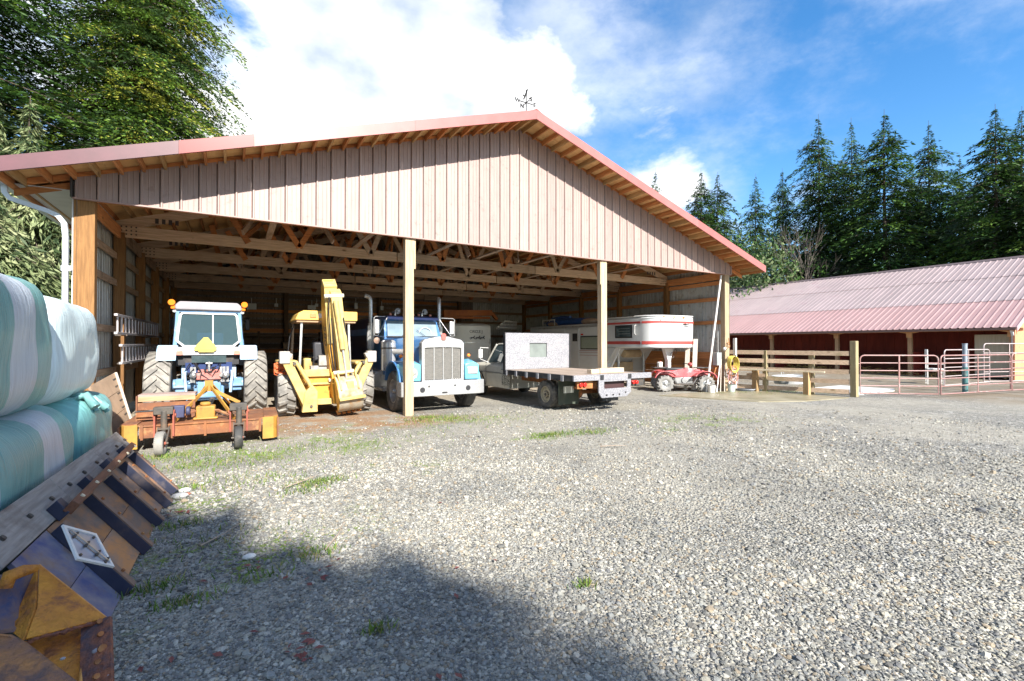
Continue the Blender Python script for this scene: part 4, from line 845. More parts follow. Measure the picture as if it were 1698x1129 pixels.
for i, x in enumerate((-.52, .52)):
    for d in (-.13, .12): P('wheel_bracket', MB().prism([(-.95, .24), (-.80, .20), (-.80, .62), (-.84, .66), (-.92, .66), (-.96, .62)], 'x', x + d - .012, x + d + .012).cyl((x + d - .03, -.88, .57), (x + d + .03, -.88, .57), .03, n=8), mr_, mw)
    P('caster_tube', MB().cyl((x, -.98, .34), (x, -.98, .66), .045, n=14).box(x - .14, x + .12, -1.0, -.84, .60, .72), dkg, mw, bevel=.01)
    P('caster_fork', MB().beam((x - .075, -.98, .38), (x - .075, -1.28, .19), .015, .07).beam((x + .075, -.98, .38), (x + .075, -1.28, .19), .015, .07).box(x - .08, x + .08, -1.03, -.93, .365, .39).cyl((x - .10, -1.28, .19), (x + .10, -1.28, .19), .018), dkg, mw)
    tm = tyre_mesh(.185, .12, .08, 0, 'road', m=rub_k if i else mat('grey_rubber', (.20, .19, .17), (.30, .28, .25), rough=.9, scale=5)); rm = rim_mesh(.08, .11, mr_)
    wheel(mw, (x, -1.28, .19), .19, .12, .08, tm, rm, nb=4, rz=.06 if i else -.05)
P('gearbox', MB().box(-.13, .15, -.62, -.38, .44, .66).cyl((0, -.5, .66), (0, -.5, .72), .08).box(-.17, .19, -.64, -.36, .43, .47), my, mw, bevel=.02)
P('mast', MB().beam((-.02, .05, .98), (-.36, .45, .45), .05, .02).beam((.06, .05, .98), (.42, .45, .45), .05, .02).box(-.05, .08, -.02, .08, .86, 1.06), my, mw)
for a, b, nm in (((0, 0, .95), (-.42, -.8, .44), 'brace'), ((.04, 0, .95), (.45, -.8, .44), 'brace'), ((0, .0, .90), (-.42, .1, .60), 'brace'), ((.05, 0, .90), (.5, .1, .62), 'brace')): P(nm, MB().beam(a, b, .022, .06), my if nm == 'brace' else mo, mw)
P('lower_brace', MB().tube([(-.55, -.75, .44), (-.15, -.6, .58), (.2, -.6, .58), (.45, -.75, .45)], .02, n=6), mo, mw)
P('drive_shaft', MB().cyl((.0, -.35, .55), (.0, .95, .62), .045, n=14), dkg, mw)
wb = wood('crate_board', 'x', (.50, .30, .17), (.36, .20, .11), rnd=.2)
for i, (z0, z1) in enumerate(((.46, .60), (.62, .74), (.76, .84))): P('weight_box_board', MB().box(-.96, -.16, -.42 + .03 * i, -.38 + .03 * i, z0, z1), mo if i < 2 else wb, mw)
P('weight_box_top', MB().box(-.96, -.16, -.36, .0, .84, .875), mat('dusty_steel', (.36, .26, .22), (.28, .2, .17), rough=.8, scale=5), mw); P('weight_box_side', MB().box(-.98, -.962, -.42, .0, .44, .86), mo, mw)
P('control_box', MB().box(-.48, -.28, -.74, -.58, .50, .70).cyl((-.26, -.66, .6), (-.2, -.66, .6), .08), mat('dark_blue_box', (.05, .06, .13), (.04, .04, .08), rough=.6), mw, bevel=.015)
P('control_rod', MB().cyl((-.96, -.6, .62), (-.46, -.62, .63), .012), blk, mw)
mb = MB()
for i in range(14): x = .05 + i * .042; mb.lathe([(.022, -.006), (.03, 0), (.022, .006), (.014, 0)], 'xy'[i % 2], (x, -.5 + .01 * (i % 3), .50), n=8, close=True)
P('chain', mb, dkg, mw)

# ------------------------------------------------------------------ yellow backhoe
bh = thing('backhoe', 'pale yellow backhoe loader with folded boom and open canopy seen from behind', 'backhoe', (4.42, 1.75, 0))
by = mat('backhoe_cream', (.56, .42, .16), (.47, .33, .10), rough=.5, scale=4, dirt=(.34, .22, .10), damt=.3, dscale=8, rnd=.04)
bo = mat('backhoe_orange', (.66, .36, .05), (.56, .28, .04), rough=.5, scale=4, dirt=(.24, .10, .03), damt=.25, dscale=7)
btm = tyre_mesh(.61, .42, .36, 16, 'chunk', .045, rub_d); brm = rim_mesh(.36, .36, bo, 8)
for s in (-1, 1): wheel(bh, (s * .90, -.05, .635), .64, .42, .36, btm, brm, out=s)
btf = tyre_mesh(.38, .28, .2, 16, 'chunk', .03, rub_d); brf = rim_mesh(.2, .26, by, 6)
for s in (-1, 1): wheel(bh, (s * .85, 2.1, .40), .40, .28, .2, btf, brf, out=s)
P('chassis', MB().box(-.45, .45, -.5, 2.4, .45, .75).box(-.62, .62, -.58, -.38, .30, 1.05), bo, bh, bevel=.02)
P('rear_crossbeam', MB().box(-.60, .35, -.66, -.58, .95, 1.12).box(-.60, .35, -.64, -.58, .75, .80).box(-.6, .62, -.72, -.58, .28, .42), by, bh, bevel=.01)
P('bonnet', MB().box(-.36, .36, 1.0, 2.6, .75, 1.35), by, bh, bevel=.05)
P('loader_arm', MB().beam((-.62, .9, 1.1), (-.62, 3.0, .5), .1, .18).beam((.62, .9, 1.1), (.62, 3.0, .5), .1, .18), by, bh)
P('rear_fender', MB().box(-1.10, -.66, -.52, .45, 1.20, 1.34), by, bh, bevel=.04); P('rear_fender', MB().box(.66, 1.10, -.5, .45, 1.20, 1.30), by, bh, bevel=.04)
mb = MB()
for i in range(12): z = 1.06 + .018 * i; mb.tube([(-1.0 + .18 * math.cos(a), -.52 + .08 * math.sin(a) * .5, z + .06 * math.sin(a * 2 + i)) for a in np.linspace(0, 6.28, 12)], .012, n=5, closed=True)
P('cord_bundle', mb, mat('orange_cord', (.62, .14, .04), (.5, .1, .03), rough=.6), bh)
for s in (-1, 1):
    a, b = (s * .96, -.78, 1.38), (s * .45, -.78, .22)
    P('stabiliser', MB().beam(a, b, .16, .20).prism([(s * .62, .14), (s * .28, .14), (s * .28, .62), (s * .40, .78), (s * .56, .60)], 'y', -.90, -.70), by, bh, bevel=.012)
    P('stabiliser_shade_plate', MB().beam((s * .86, -.66, 1.2), (s * .52, -.66, .2), .02, .14), bo, bh)  # thin orange plate behind the stabiliser leg
    P('stabiliser_foot', MB().box(s * .98 - .11, s * .98 + .11, -.90, -.66, 1.28, 1.56).beam((s * .84, -.78, 1.42), (s * 1.02, -.78, 1.5), .2, .16), mat('pale_worn_steel', (.46, .44, .41), (.34, .31, .27), rough=.6, scale=6), bh, bevel=.02)
    P('stabiliser_cylinder', MB().cyl((s * .72, -.82, 1.28), (s * .40, -.86, .70), .05).cyl((s * .46, -.86, .8), (s * .36, -.86, .58), .028), by, bh)
    P('pin', MB().cyl((s * .78, -.92, 1.28), (s * .78, -.66, 1.28), .035, n=10).cyl((s * .42, -.94, .28), (s * .42, -.66, .28), .03, n=10), dkg, bh)
# boom, dipper, bucket (slightly swung)
Mb = Matrix.Translation((.24, -.75, .45)) @ Matrix.Rotation(R(4), 4, 'Z') @ Matrix.Rotation(R(-5.5), 4, 'Y')
def bp(name, mb, m, bevel=.012): return P(name, mb.xf(Mb), m, bh, bevel=bevel)
bp('swing_post', MB().box(-.16, .16, -.1, .22, -.15, .62).cyl((0, 0, -.2), (0, 0, .7), .09), bo)
bp('boom', MB().prism([(-.02, .35), (.20, .30), (.42, 1.3), (.34, 2.0), (.12, 2.72), (-.12, 2.82), (-.2, 2.7), (-.06, 2.2), (.02, 1.4)], 'x', -.16, .08), bo)
bp('boom_face', MB().prism([(-.03, 1.3), (-.01, 1.3), (-.18, 2.74), (-.22, 2.70)], 'x', -.165, .12).prism([(-.24, 2.66), (-.10, 2.84), (.02, 2.80), (.0, 2.7), (-.2, 2.6)], 'x', -.17, .13), by)
bp('dipper', MB().prism([(-.30, 2.50), (-.18, 2.60), (-.10, 2.4), (-.22, 1.0), (-.34, .55), (-.44, .58), (-.40, 1.4), (-.32, 2.2)], 'x', -.05, .20), by)
bp('boom_cylinder', MB().cyl((.02, -.40, 2.3), (.06, -.46, 1.15), .062, n=16), by)
bp('cylinder_rod', MB().cyl((.06, -.46, 1.15), (.09, -.44, .45), .026).cyl((.18, -.2, 1.9), (.26, -.25, .5), .03), chrome)
bp('hydraulic_hose', MB().tube([(-.1, -.08, .4), (-.14, -.14, 1.2), (-.13, -.26, 2.0), (-.1, -.32, 2.4)], .014).tube([(-.06, -.08, .4), (-.08, -.2, 1.2), (-.09, -.3, 1.9)], .014).tube([(.2, -.3, .4), (.22, -.36, 1.1), (.16, -.4, 1.9)], .014), blk, 0)
bp('knuckle_pin', MB().cyl((-.2, -.28, 2.42), (.24, -.28, 2.42), .05, n=14).cyl((-.19, -.4, .62), (.27, -.4, .62), .045, n=14).cyl((-.2, .1, .42), (.14, .1, .42), .05, n=14), mat('worn_pin', (.62, .56, .42), rough=.5), 0)
bp('apex_eye', MB().cyl((-.02, -.255, 2.50), (.14, -.30, 2.50), .0, .0, n=3).cyl((.06, -.245, 2.44), (.06, -.265, 2.46), .05, n=16), dkg, 0)
text('boom_number', '580', .34, mat('faded_decal', (.16, .11, .07), rough=.6), bh, Mb @ Matrix.Translation((-.1625, .19, 1.5)) @ Matrix.Rotation(R(-90), 4, 'Z') @ Matrix.Rotation(R(90), 4, 'X') @ Matrix.Rotation(R(-98), 4, 'Z'), depth=.002)
bw = mat('bucket_steel', (.40, .36, .28), (.28, .22, .15), rough=.6, scale=5, dirt=(.4, .2, .07), damt=.35, dscale=5)
bk = []
arc = [(-.30 + .34 * math.cos(a) * -1, .10 + .42 * math.sin(a)) for a in np.linspace(-1.3, 1.45, 12)]
arc2 = [(y + .03 * (1 if y < -.3 else .2), z * .95 + .005) for y, z in arc]
bp('bucket_shell', MB().prism(arc + arc2[::-1], 'x', -.17, .38), bw, 0)
for x in (-.18, .37): bp('bucket_cheek', MB().prism(arc, 'x', x, x + .02), bw if x > 0 else bo, 0)
bp('bucket_rib', MB().box(-.18, .42, -.72, -.60, -.02, .05), by)
for i in range(5): bp('bucket_tooth', MB().prism([(-.32, -.36), (-.18, -.40), (-.05, -.30), (-.2, -.32)], 'x', -.14 + i * .12, -.08 + i * .12), mat('tooth_orange', (.5, .2, .05), rough=.7), 0)
bp('bucket_link', MB().beam((-.10, -.40, .62), (-.10, -.62, .20), .04, .10).beam((.3, -.40, .62), (.3, -.62, .2), .04, .10).box(.04, .2, -.62, -.52, .05, .4), by)
# canopy and operator station
P('canopy', MB().prism([(-.70, 2.32), (.78, 2.32), (.78, 2.56), (-.5, 2.56), (-.62, 2.50)], 'y', -.18, 1.25), mat('canopy_yellow', (.70, .46, .12), (.6, .36, .08), rough=.5, scale=4, dirt=(.7, .6, .4), damt=.2), bh, bevel=.02)
P('canopy_underside', MB().box(-.66, .74, -.14, 1.2, 2.27, 2.318), mat('canopy_brown', (.36, .22, .12), rough=.6), bh)
P('canopy_light', MB().box(-.36, -.22, -.20, -.181, 2.38, 2.49), mat('orange_lens', (.8, .25, .1), rough=.3), bh, bevel=.01)
for x in (-.17, .03): P('canopy_light', MB().box(x, x + .14, -.20, -.181, 2.38, 2.49), clear, bh, bevel=.01)
for x, y, m in ((-.58, -.05, alu), (-.66, 1.1, mat('post_brown', (.36, .27, .18), rough=.5)), (.62, -.05, alu), (.66, 1.1, alu)): P('canopy_post', MB().beam((x, y, 1.2), (x * .93, y, 2.3), .06, .05), m, bh)
P('handrail', MB().tube([(-.80, .9, 1.1), (-.72, .9, 1.9), (-.6, .9, 2.3)], .012).cyl((.05, .8, 1.5), (.03, .8, 2.3), .014), blk, bh)
P('seat', MB().box(-.28, .24, -.1, .35, 1.25, 1.38).box(-.28, .24, -.16, -.06, 1.3, 1.78), seatm, bh, bevel=.05)
P('steering_wheel', MB().lathe([(.18, -.012), (.195, 0), (.18, .012), (.168, 0)], 'y', (-.02, .62, 1.72), n=24, close=True).beam((-.18, .62, 1.72), (.16, .62, 1.72), .02, .02), blk, bh)
mb = MB()
for i in range(7): mb.cyl((-.30 + .1 * i, -.35, 1.1), (-.30 + .1 * i, -.40, 1.38 + .03 * (i % 3)), .012).ball((-.30 + .1 * i, -.40, 1.40 + .03 * (i % 3)), .026, n=8, m=6)
P('control_lever', mb, blk, bh); P('control_box', MB().box(-.38, .34, -.45, -.25, 1.05, 1.2).box(-.2, .1, -.5, -.3, 1.2, 1.45), mat('grey_parts', (.38, .36, .34), (.25, .23, .2), rough=.6, scale=9), bh, bevel=.01)

# ------------------------------------------------------------------ blue semi truck
tk = thing('semi_truck', 'old blue conventional semi truck with chrome grille and bumper behind the first post', 'truck', (7.05, .3, 0), R(1.0))
sb = mat('truck_blue', (.05, .16, .38), (.07, .21, .45), rough=.3, coat=.5, scale=3, dirt=(.30, .33, .38), damt=.15, dscale=4)
stl = mat('truck_teal', (.12, .38, .52), (.16, .44, .58), rough=.35, coat=.3, scale=3)
sd = mat('truck_dark_blue', (.012, .02, .06), (.02, .03, .08), rough=.35, coat=.3, scale=3)
grille_o = [(-.58, .50), (.58, .50), (.58, 1.50), (.50, 1.58), (.12, 1.66), (-.12, 1.66), (-.50, 1.58), (-.58, 1.50)]; grille_i = [(-.50, .56), (.50, .56), (.50, 1.36), (.44, 1.37), (.12, 1.38), (-.12, 1.38), (-.44, 1.37), (-.50, 1.36)]
up = lambda pts, d: [(x, z + d) for x, z in pts]
P('grille_shell', ring_frame(up(grille_o, .26), up(grille_i, .26), -.04, .16), chrome, tk, bevel=.015)
gs = mat('grille_mesh', (.26, .25, .23), (.34, .32, .29), rough=.5, metal=.4, scale=8)
P('grille_back', MB().box(-.5, .5, .05, .06, .82, 1.63), mat('grille_dark', (.10, .09, .085), rough=.6), tk)
for i in range(40): P('grille_slat', MB().box(-.49, .49, .0, .045, .835 + i * .0198, .846 + i * .0198), gs, tk)
for x in (-.25, 0, .25): P('grille_bar', MB().box(x - .009, x + .009, -.03, .0, .82, 1.64), chrome, tk)
P('hood_emblem', MB().prism([(-.05, 1.83), (.05, 1.83), (.065, 1.96), (.03, 2.0), (-.03, 2.0), (-.065, 1.96)], 'y', -.075, -.045), mat('emblem_red', (.6, .12, .1), rough=.4), tk, bevel=.006)
P('hood', MB().loft([[(-.54, .16, .85), (-.54, .16, 1.62), (-.40, .16, 1.80), (0, .16, 1.88), (.40, .16, 1.80), (.54, .16, 1.62), (.54, .16, .85)], [(-.62, 1.2, .85), (-.62, 1.2, 1.62), (-.46, 1.2, 1.83), (0, 1.2, 1.92), (.46, 1.2, 1.83), (.62, 1.2, 1.62), (.62, 1.2, .85)], [(-.76, 2.2, .9), (-.76, 2.2, 1.66), (-.56, 2.2, 1.88), (0, 2.2, 1.97), (.56, 2.2, 1.88), (.76, 2.2, 1.66), (.76, 2.2, .9)]]), sb, tk, smooth=50)
P('hood_stripe', MB().box(-.625, -.60, .5, 1.1, 1.22, 1.30), amber, tk)
bump_p = [(-1.13, -.12), (-.95, -.20), (.95, -.20), (1.13, -.12), (1.13, .25), (1.10, .25), (1.10, -.10), (.94, -.17), (-.94, -.17), (-1.10, -.10), (-1.10, .25), (-1.13, .25)]
P('bumper', MB().prism(bump_p, 'z', .44, .80), chrome, tk, bevel=.012)
for x in (-.62, .62): P('tow_hole', MB().cyl((x, -.21, .60), (x, -.197, .60), .065, n=20), blk, tk)
for x in (-.45, .25): P('bumper_bolt', MB().cyl((x, -.21, .68), (x, -.197, .68), .022, n=12), blk, tk)
P('number_plate', MB().box(-.22, .06, -.212, -.20, .60, .74), mat('plate_pale', (.68, .68, .66), rough=.5), tk, bevel=.004); P('bumper_slot', MB().box(-.10, .04, -.207, -.197, .49, .53), blk, tk)
for s in (-1, 1):
    # long rounded fender: outer shell following the wheel
    arc = [(math.cos(a) * .66 + .70, math.sin(a) * .60 + .70) for a in np.linspace(math.pi * 1.02, .10, 14)]
    arcin = [(math.cos(a) * .60 + .70, math.sin(a) * .545 + .70) for a in np.linspace(math.pi * 1.02, .10, 14)]
    P('fender', MB().prism([(y, z) for y, z in arc] + arcin[::-1], 'x', s * .60, s * 1.12), sb if s < 0 else stl, tk, bevel=.02, smooth=50)
    P('headlight_pod', MB().loft([[(s * .60, -.06, .80), (s * 1.02, -.04, .80), (s * 1.02, -.04, 1.18), (s * .86, -.04, 1.27), (s * .60, -.06, 1.22)], [(s * .60, .36, .80), (s * 1.12, .30, .80), (s * 1.12, .30, 1.22), (s * .90, .40, 1.34), (s * .60, .42, 1.30)]]), stl, tk, bevel=.03, smooth=50)
    if s < 0: P('headlight', MB().lathe([(.0, -.03), (.08, -.025), (.10, 0), (.125, -.01), (.13, .03)], 'y', (s * .82, -.07, 1.02), n=26), chrome, tk, smooth=50)
    else: P('headlight', MB().box(s * .82 - .15, s * .82 + .15, -.075, -.04, .94, 1.14), chrome, tk, bevel=.03)
    P('headlight_lens', MB().ball((s * .82, -.07, 1.03), .09, .03, .09) if s < 0 else MB().ball((.75, -.078, 1.04), .06, .02, .06).ball((.89, -.078, 1.04), .06, .02, .06), clear, tk)
    P('turn_signal', MB().ball((s * .95, .45, 1.42), .05), amber, tk)
    P('air_cleaner', MB().cyl((s * .92, 1.62, 1.0), (s * .92, 1.62, 1.78), .20, n=26).cyl((s * .92, 1.62, 1.78), (s * .92, 1.62, 1.84), .21, .14, n=26), chrome, tk, bevel=.015)
    P('intake_pipe', MB().cyl((s * .90, 1.55, 1.52), (s * .60, 1.2, 1.52), .075, n=18), chrome, tk)
    P('air_cleaner_strap', MB().lathe([(.205, -.02), (.212, 0), (.205, .02)], 'z', (s * .92, 1.62, 1.62), n=26), dkg, tk)
    P('stack', MB().cyl((s * 1.08, 2.85, .9), (s * 1.08, 2.85, 2.35), .085, n=20), alu, tk)
    P('stack_tip', MB().tube([(s * 1.08, 2.85, 2.3), (s * 1.08, 2.85, 3.0), (s * 1.09, 2.87, 3.1), (s * 1.12, 2.95, 3.17), (s * 1.13, 3.02, 3.19)] if s > 0 else [(-1.08, 2.85, 2.3), (-1.08, 2.85, 3.02), (-1.11, 2.86, 3.10), (-1.17, 2.87, 3.14), (-1.25, 2.88, 3.15)], .062, n=16), chrome, tk, smooth=60)
    mb = MB()
    for i in range(12): a = i * math.pi / 6; mb.box(s * 1.08 + .094 * math.cos(a) - .008, s * 1.08 + .094 * math.cos(a) + .008, 2.85 + .094 * math.sin(a) - .008, 2.85 + .094 * math.sin(a) + .008, 1.6, 2.28)
    P('stack_guard', mb, chrome, tk)
    P('mirror', MB().box(s * 1.13 - .07, s * 1.13 + .07, 1.95, 2.0, 2.02, 2.42), chrome, tk, bevel=.02)
    P('mirror_bracket', MB().tube([(s * .85, 2.2, 2.52), (s * 1.18, 1.98, 2.50), (s * 1.22, 1.97, 2.46), (s * 1.22, 1.97, 1.98), (s * .82, 2.2, 1.92)], .012, n=6).cyl((s * .80, 2.15, 2.48), (s * 1.10, 1.98, 1.98), .01), chrome, tk)
    P('round_mirror', MB().lathe([(0, -.012), (.085, -.006), (.09, 0), (0, .01)], 'y', (s * 1.14, 1.97, 1.83), n=20), mat('mirror_copper', (.5, .33, .25), rough=.2, metal=.6), tk)
    P('cab_step', MB().box(min(s * .66, s * 1.1), max(s * .66, s * 1.1), 1.55, 2.2, .45, .52), chrome, tk)
    P('fuel_tank', MB().cyl((s * .90, 2.3, .68), (s * .90, 3.9, .68), .30, n=26), alu, tk, bevel=.02)
    P('door_pane', MB().box(s * .885 - .004, s * .885 + .004, 2.5, 3.1, 1.95, 2.42), glass, tk)
    P('cab_side_window_frame', MB().box(s * .885 - .002, s * .885 + .002, 2.45, 3.15, 1.92, 1.945), chrome, tk)
P('cab', MB().loft([[(-.88, 2.2, .85), (-.88, 2.2, 1.92), (-.80, 2.36, 2.44), (-.70, 2.42, 2.54), (.70, 2.42, 2.54), (.80, 2.36, 2.44), (.88, 2.2, 1.92), (.88, 2.2, .85)], [(-.88, 3.3, .85), (-.88, 3.3, 1.92), (-.86, 3.3, 2.46), (-.76, 3.3, 2.58), (.76, 3.3, 2.58), (.86, 3.3, 2.46), (.88, 3.3, 1.92), (.88, 3.3, .85)]]), sb, tk, bevel=.015)
for a, b in ((-.77, -.02), (.02, .77)):
    P('windscreen', MB().prism([(a, 0), (b, 0), (b * .97, .46), (a * .97, .46)], 'y', 0, .008).xf(Matrix.Translation((0, 2.195, 1.965)) @ Matrix.Rotation(R(-18.5), 4, 'X')), mat('windscreen_glass', (.16, .22, .26), (.28, .34, .38), rough=.03, scale=1.2, spec=1), tk)
P('wiper', MB().cyl((-.35, 2.15, 1.97), (-.1, 2.2, 2.15), .007).cyl((.35, 2.15, 1.97), (.1, 2.2, 2.15), .007), blk, tk)
P('windscreen_trim', MB().box(-.82, .82, 2.17, 2.2, 1.93, 1.955), blk, tk); P('sun_visor', MB().prism([(2.22, 2.50), (2.14, 2.44), (2.13, 2.46), (2.25, 2.56), (2.45, 2.56)], 'x', -.78, .78), sd, tk)
P('steering_wheel', MB().lathe([(.2, -.01), (.212, 0), (.2, .01), (.19, 0)], 'y', (.38, 2.23, 2.02), n=20, close=True), mat('pale_wheel', (.6, .58, .55), rough=.4), tk)
for x in (-.62, -.2, .08, .25, .62): P('clearance_light', MB().ball((x, 2.44, 2.60), .038, .06, .045), mat('marker_lens', (.7, .3, .22), rough=.3), tk)
for x in (-.42, .42): P('air_horn', MB().lathe([(.025, .5), (.03, .12), (.05, .04), (.09, 0), (.075, .015), (.02, .1)], 'y', (x, 2.36, 2.70), n=20).box(x - .02, x + .02, 2.6, 2.65, 2.56, 2.7), chrome, tk, smooth=50)
P('sleeper', MB().loft([[(-1.02, y, .85), (-1.05, y, 2.25), (-.92, y, 2.50), (-.65, y, 2.62), (.65, y, 2.62), (.92, y, 2.50), (1.05, y, 2.25), (1.02, y, .85)] for y in (3.5, 5.6)]), sd, tk, bevel=.03)
P('sleeper_stripe', MB().box(-1.058, -1.045, 3.5, 5.6, 2.0, 2.2), sb, tk); P('chassis_rail', MB().box(-.45, -.35, .4, 7.8, .7, .95).box(.35, .45, .4, 7.8, .7, .95), dkg, tk); P('front_axle', MB().cyl((-.9, .72, .5), (.9, .72, .5), .06).box(-.35, .35, .5, .95, .5, .8), dkg, tk)
stm = tyre_mesh(.515, .29, .30, 0, 'road', m=rub); srm = rim_mesh(.30, .28, alu, 10, dish=.6)
for s in (-1, 1):
    wheel(tk, (s * .96, .72, .52), .52, .29, .30, stm, OB and (srm if s < 0 else rim_mesh(.30, .28, alu, 10, dish=.6)), hub=alu, out=s, nb=10)
    for y in (5.9, 7.1): wheel(tk, (s * .9, y, .52), .52, .5, .3, stm, srm, out=s)
srm2 = None
P('radiator_fill', MB().box(-.5, .5, .2, 1.8, .7, .95), dkg, tk)

# ------------------------------------------------------------------ white flatbed pickup
fb = thing('flatbed_truck', 'white flatbed pickup with tread plate headboard and rusty chassis, parked nose in', 'truck', (10.72, 0, 0), R(1.5))
tread = mat('tread_plate', (.20, .20, .22), (.34, .335, .35), rough=.5, metal=.2, scale=34, stretch=(1, 1, 1), detail=2, lo=.40, hi=.60, bump=.6, bscale=60, dirt=(.36, .33, .33), damt=.30, dscale=2.5)
P('headboard', ring_frame([(-1.22, .96), (1.22, .96), (1.22, 2.07), (-1.22, 2.07)], [(-.33, 1.32), (.33, 1.32), (.33, 1.76), (-.33, 1.76)], 1.36, 1.41), tread, fb, bevel=.004)
P('headboard_window', MB().box(-.34, .34, 1.40, 1.405, 1.31, 1.77), mat('window_screen', (.16, .18, .17), (.22, .25, .23), rough=.5, scale=3, metal=.3), fb)
P('headboard_edge', MB().box(-1.245, -1.221, 1.33, 1.44, .95, 2.08).box(1.221, 1.245, 1.33, 1.44, .95, 2.08), blk, fb)
dkw = wood('deck_plank', 'y', (.38, .31, .25), (.28, .22, .18), rnd=.12, knots=2)
for i in range(12): P('deck_plank', MB().box(-1.20 + i * .2, -1.005 + i * .2, -1.85, 1.36, .925, .955), dkw, fb)
for s in (-1, 1):
    P('side_rail', MB().box(s * 1.225 - .022, s * 1.225 + .022, -1.85, 1.44, .82, .96), blk, fb, bevel=.004)
    for i in range(6): y = -1.5 + i * .54; P('stake_pocket', MB().box(s * 1.255 - .012, s * 1.255 + .012, y, y + .10, .80, .95), mat('grey_steel', (.26, .26, .28), (.34, .34, .36), rough=.5, metal=.3, scale=6), fb)
P('rear_plate', MB().box(-1.25, 1.45, -1.905, -1.855, .82, .965), tread, fb, bevel=.004)
for x in (-.35, .62): P('rear_hinge', MB().box(x - .05, x + .05, -1.93, -1.906, .83, .95), blk, fb)
P('hitch_plate', ring_frame([(-.36, .37), (.50, .37), (.66, .48), (.66, .82), (-.46, .82), (-.46, .52)], [(-.26, .60), (.50, .60), (.53, .62), (.53, .78), (-.28, .78), (-.28, .62)], -1.92, -1.88), tread, fb, bevel=.004)
P('hitch_back', MB().box(-.28, .53, -1.80, -1.78, .58, .80), mat('shadow_red', (.05, .02, .02), rough=.6), fb)
for x in (-.20, .02, .24, .46): P('hitch_bolt', MB().cyl((x, -1.935, .44 + .04 * (x > .3)), (x, -1.918, .44 + .04 * (x > .3)), .022, n=10), blk, fb)
for x in (-.95, -.83): P('tail_light', MB().cyl((x, -1.80, .72), (x, -1.84, .72), .055, n=16), redl, fb, bevel=.01)
for x in (.78, .9): P('tail_light', MB().cyl((x, -1.84, .72), (x, -1.92, .72), .05, n=16), redl, fb, bevel=.01)
P('light_board', MB().box(-1.05, -.55, -1.79, -1.75, .62, .80), rust, fb); P('light_board', MB().box(.68, 1.2, -1.84, -1.80, .62, .80), dkg, fb)
P('chassis_rail', MB().box(-.46, -.38, -1.75, 3.9, .60, .76).box(.38, .46, -1.75, 3.9, .60, .76), rust, fb)
for y in (-1.3, -.4, .5, 1.2): P('cross_member', MB().box(-1.2, 1.2, y, y + .06, .80, .90), rust, fb)
P('rear_axle', MB().cyl((-.9, -.5, .38), (.9, -.5, .38), .06).ball((0, -.5, .38), .18, .20, .18), rust, fb); P('leaf_spring', MB().tube([(-.5, -1.1, .6), (-.5, -.5, .42), (-.5, .1, .6)], .04, n=6).tube([(.5, -1.1, .6), (.5, -.5, .42), (.5, .1, .6)], .04, n=6), rust, fb)
dtm = tyre_mesh(.375, .22, .215, 0, 'road', m=rub); rimc = mat('cream_rim', (.46, .40, .28), (.34, .28, .19), rough=.6, scale=7); drm = rim_mesh(.215, .2, rimc, 6, dish=.9)
for s in (-1, 1):
    wheel(fb, (s * 1.0, -.5, .38), .38, .22, .215, dtm, rim_mesh(.215, .2, rimc, 6, dish=.75, out=s), out=s); wheel(fb, (s * .76, -.5, .38), .38, .22, .215, dtm, drm, out=s)
    wheel(fb, (s * .88, 3.55, .38), .38, .22, .215, dtm, rim_mesh(.215, .2, rimc, 6, dish=.5, out=s), out=s)
P('mudflap', MB().box(-1.02, -.34, -1.00, -.98, .14, .80), mat('green_black_flap', (.035, .05, .035), (.06, .07, .05), rough=.7, scale=5, dirt=(.2, .2, .18), damt=.25), fb); P('mudflap', MB().box(.5, 1.1, -1.00, -.98, .14, .80), rub_k, fb)
P('licence_plate', MB().box(-.86, -.52, -1.012, -1.002, .44, .62), mat('plate_cream', (.62, .64, .58), (.52, .54, .48), rough=.5, scale=8), fb, bevel=.004)
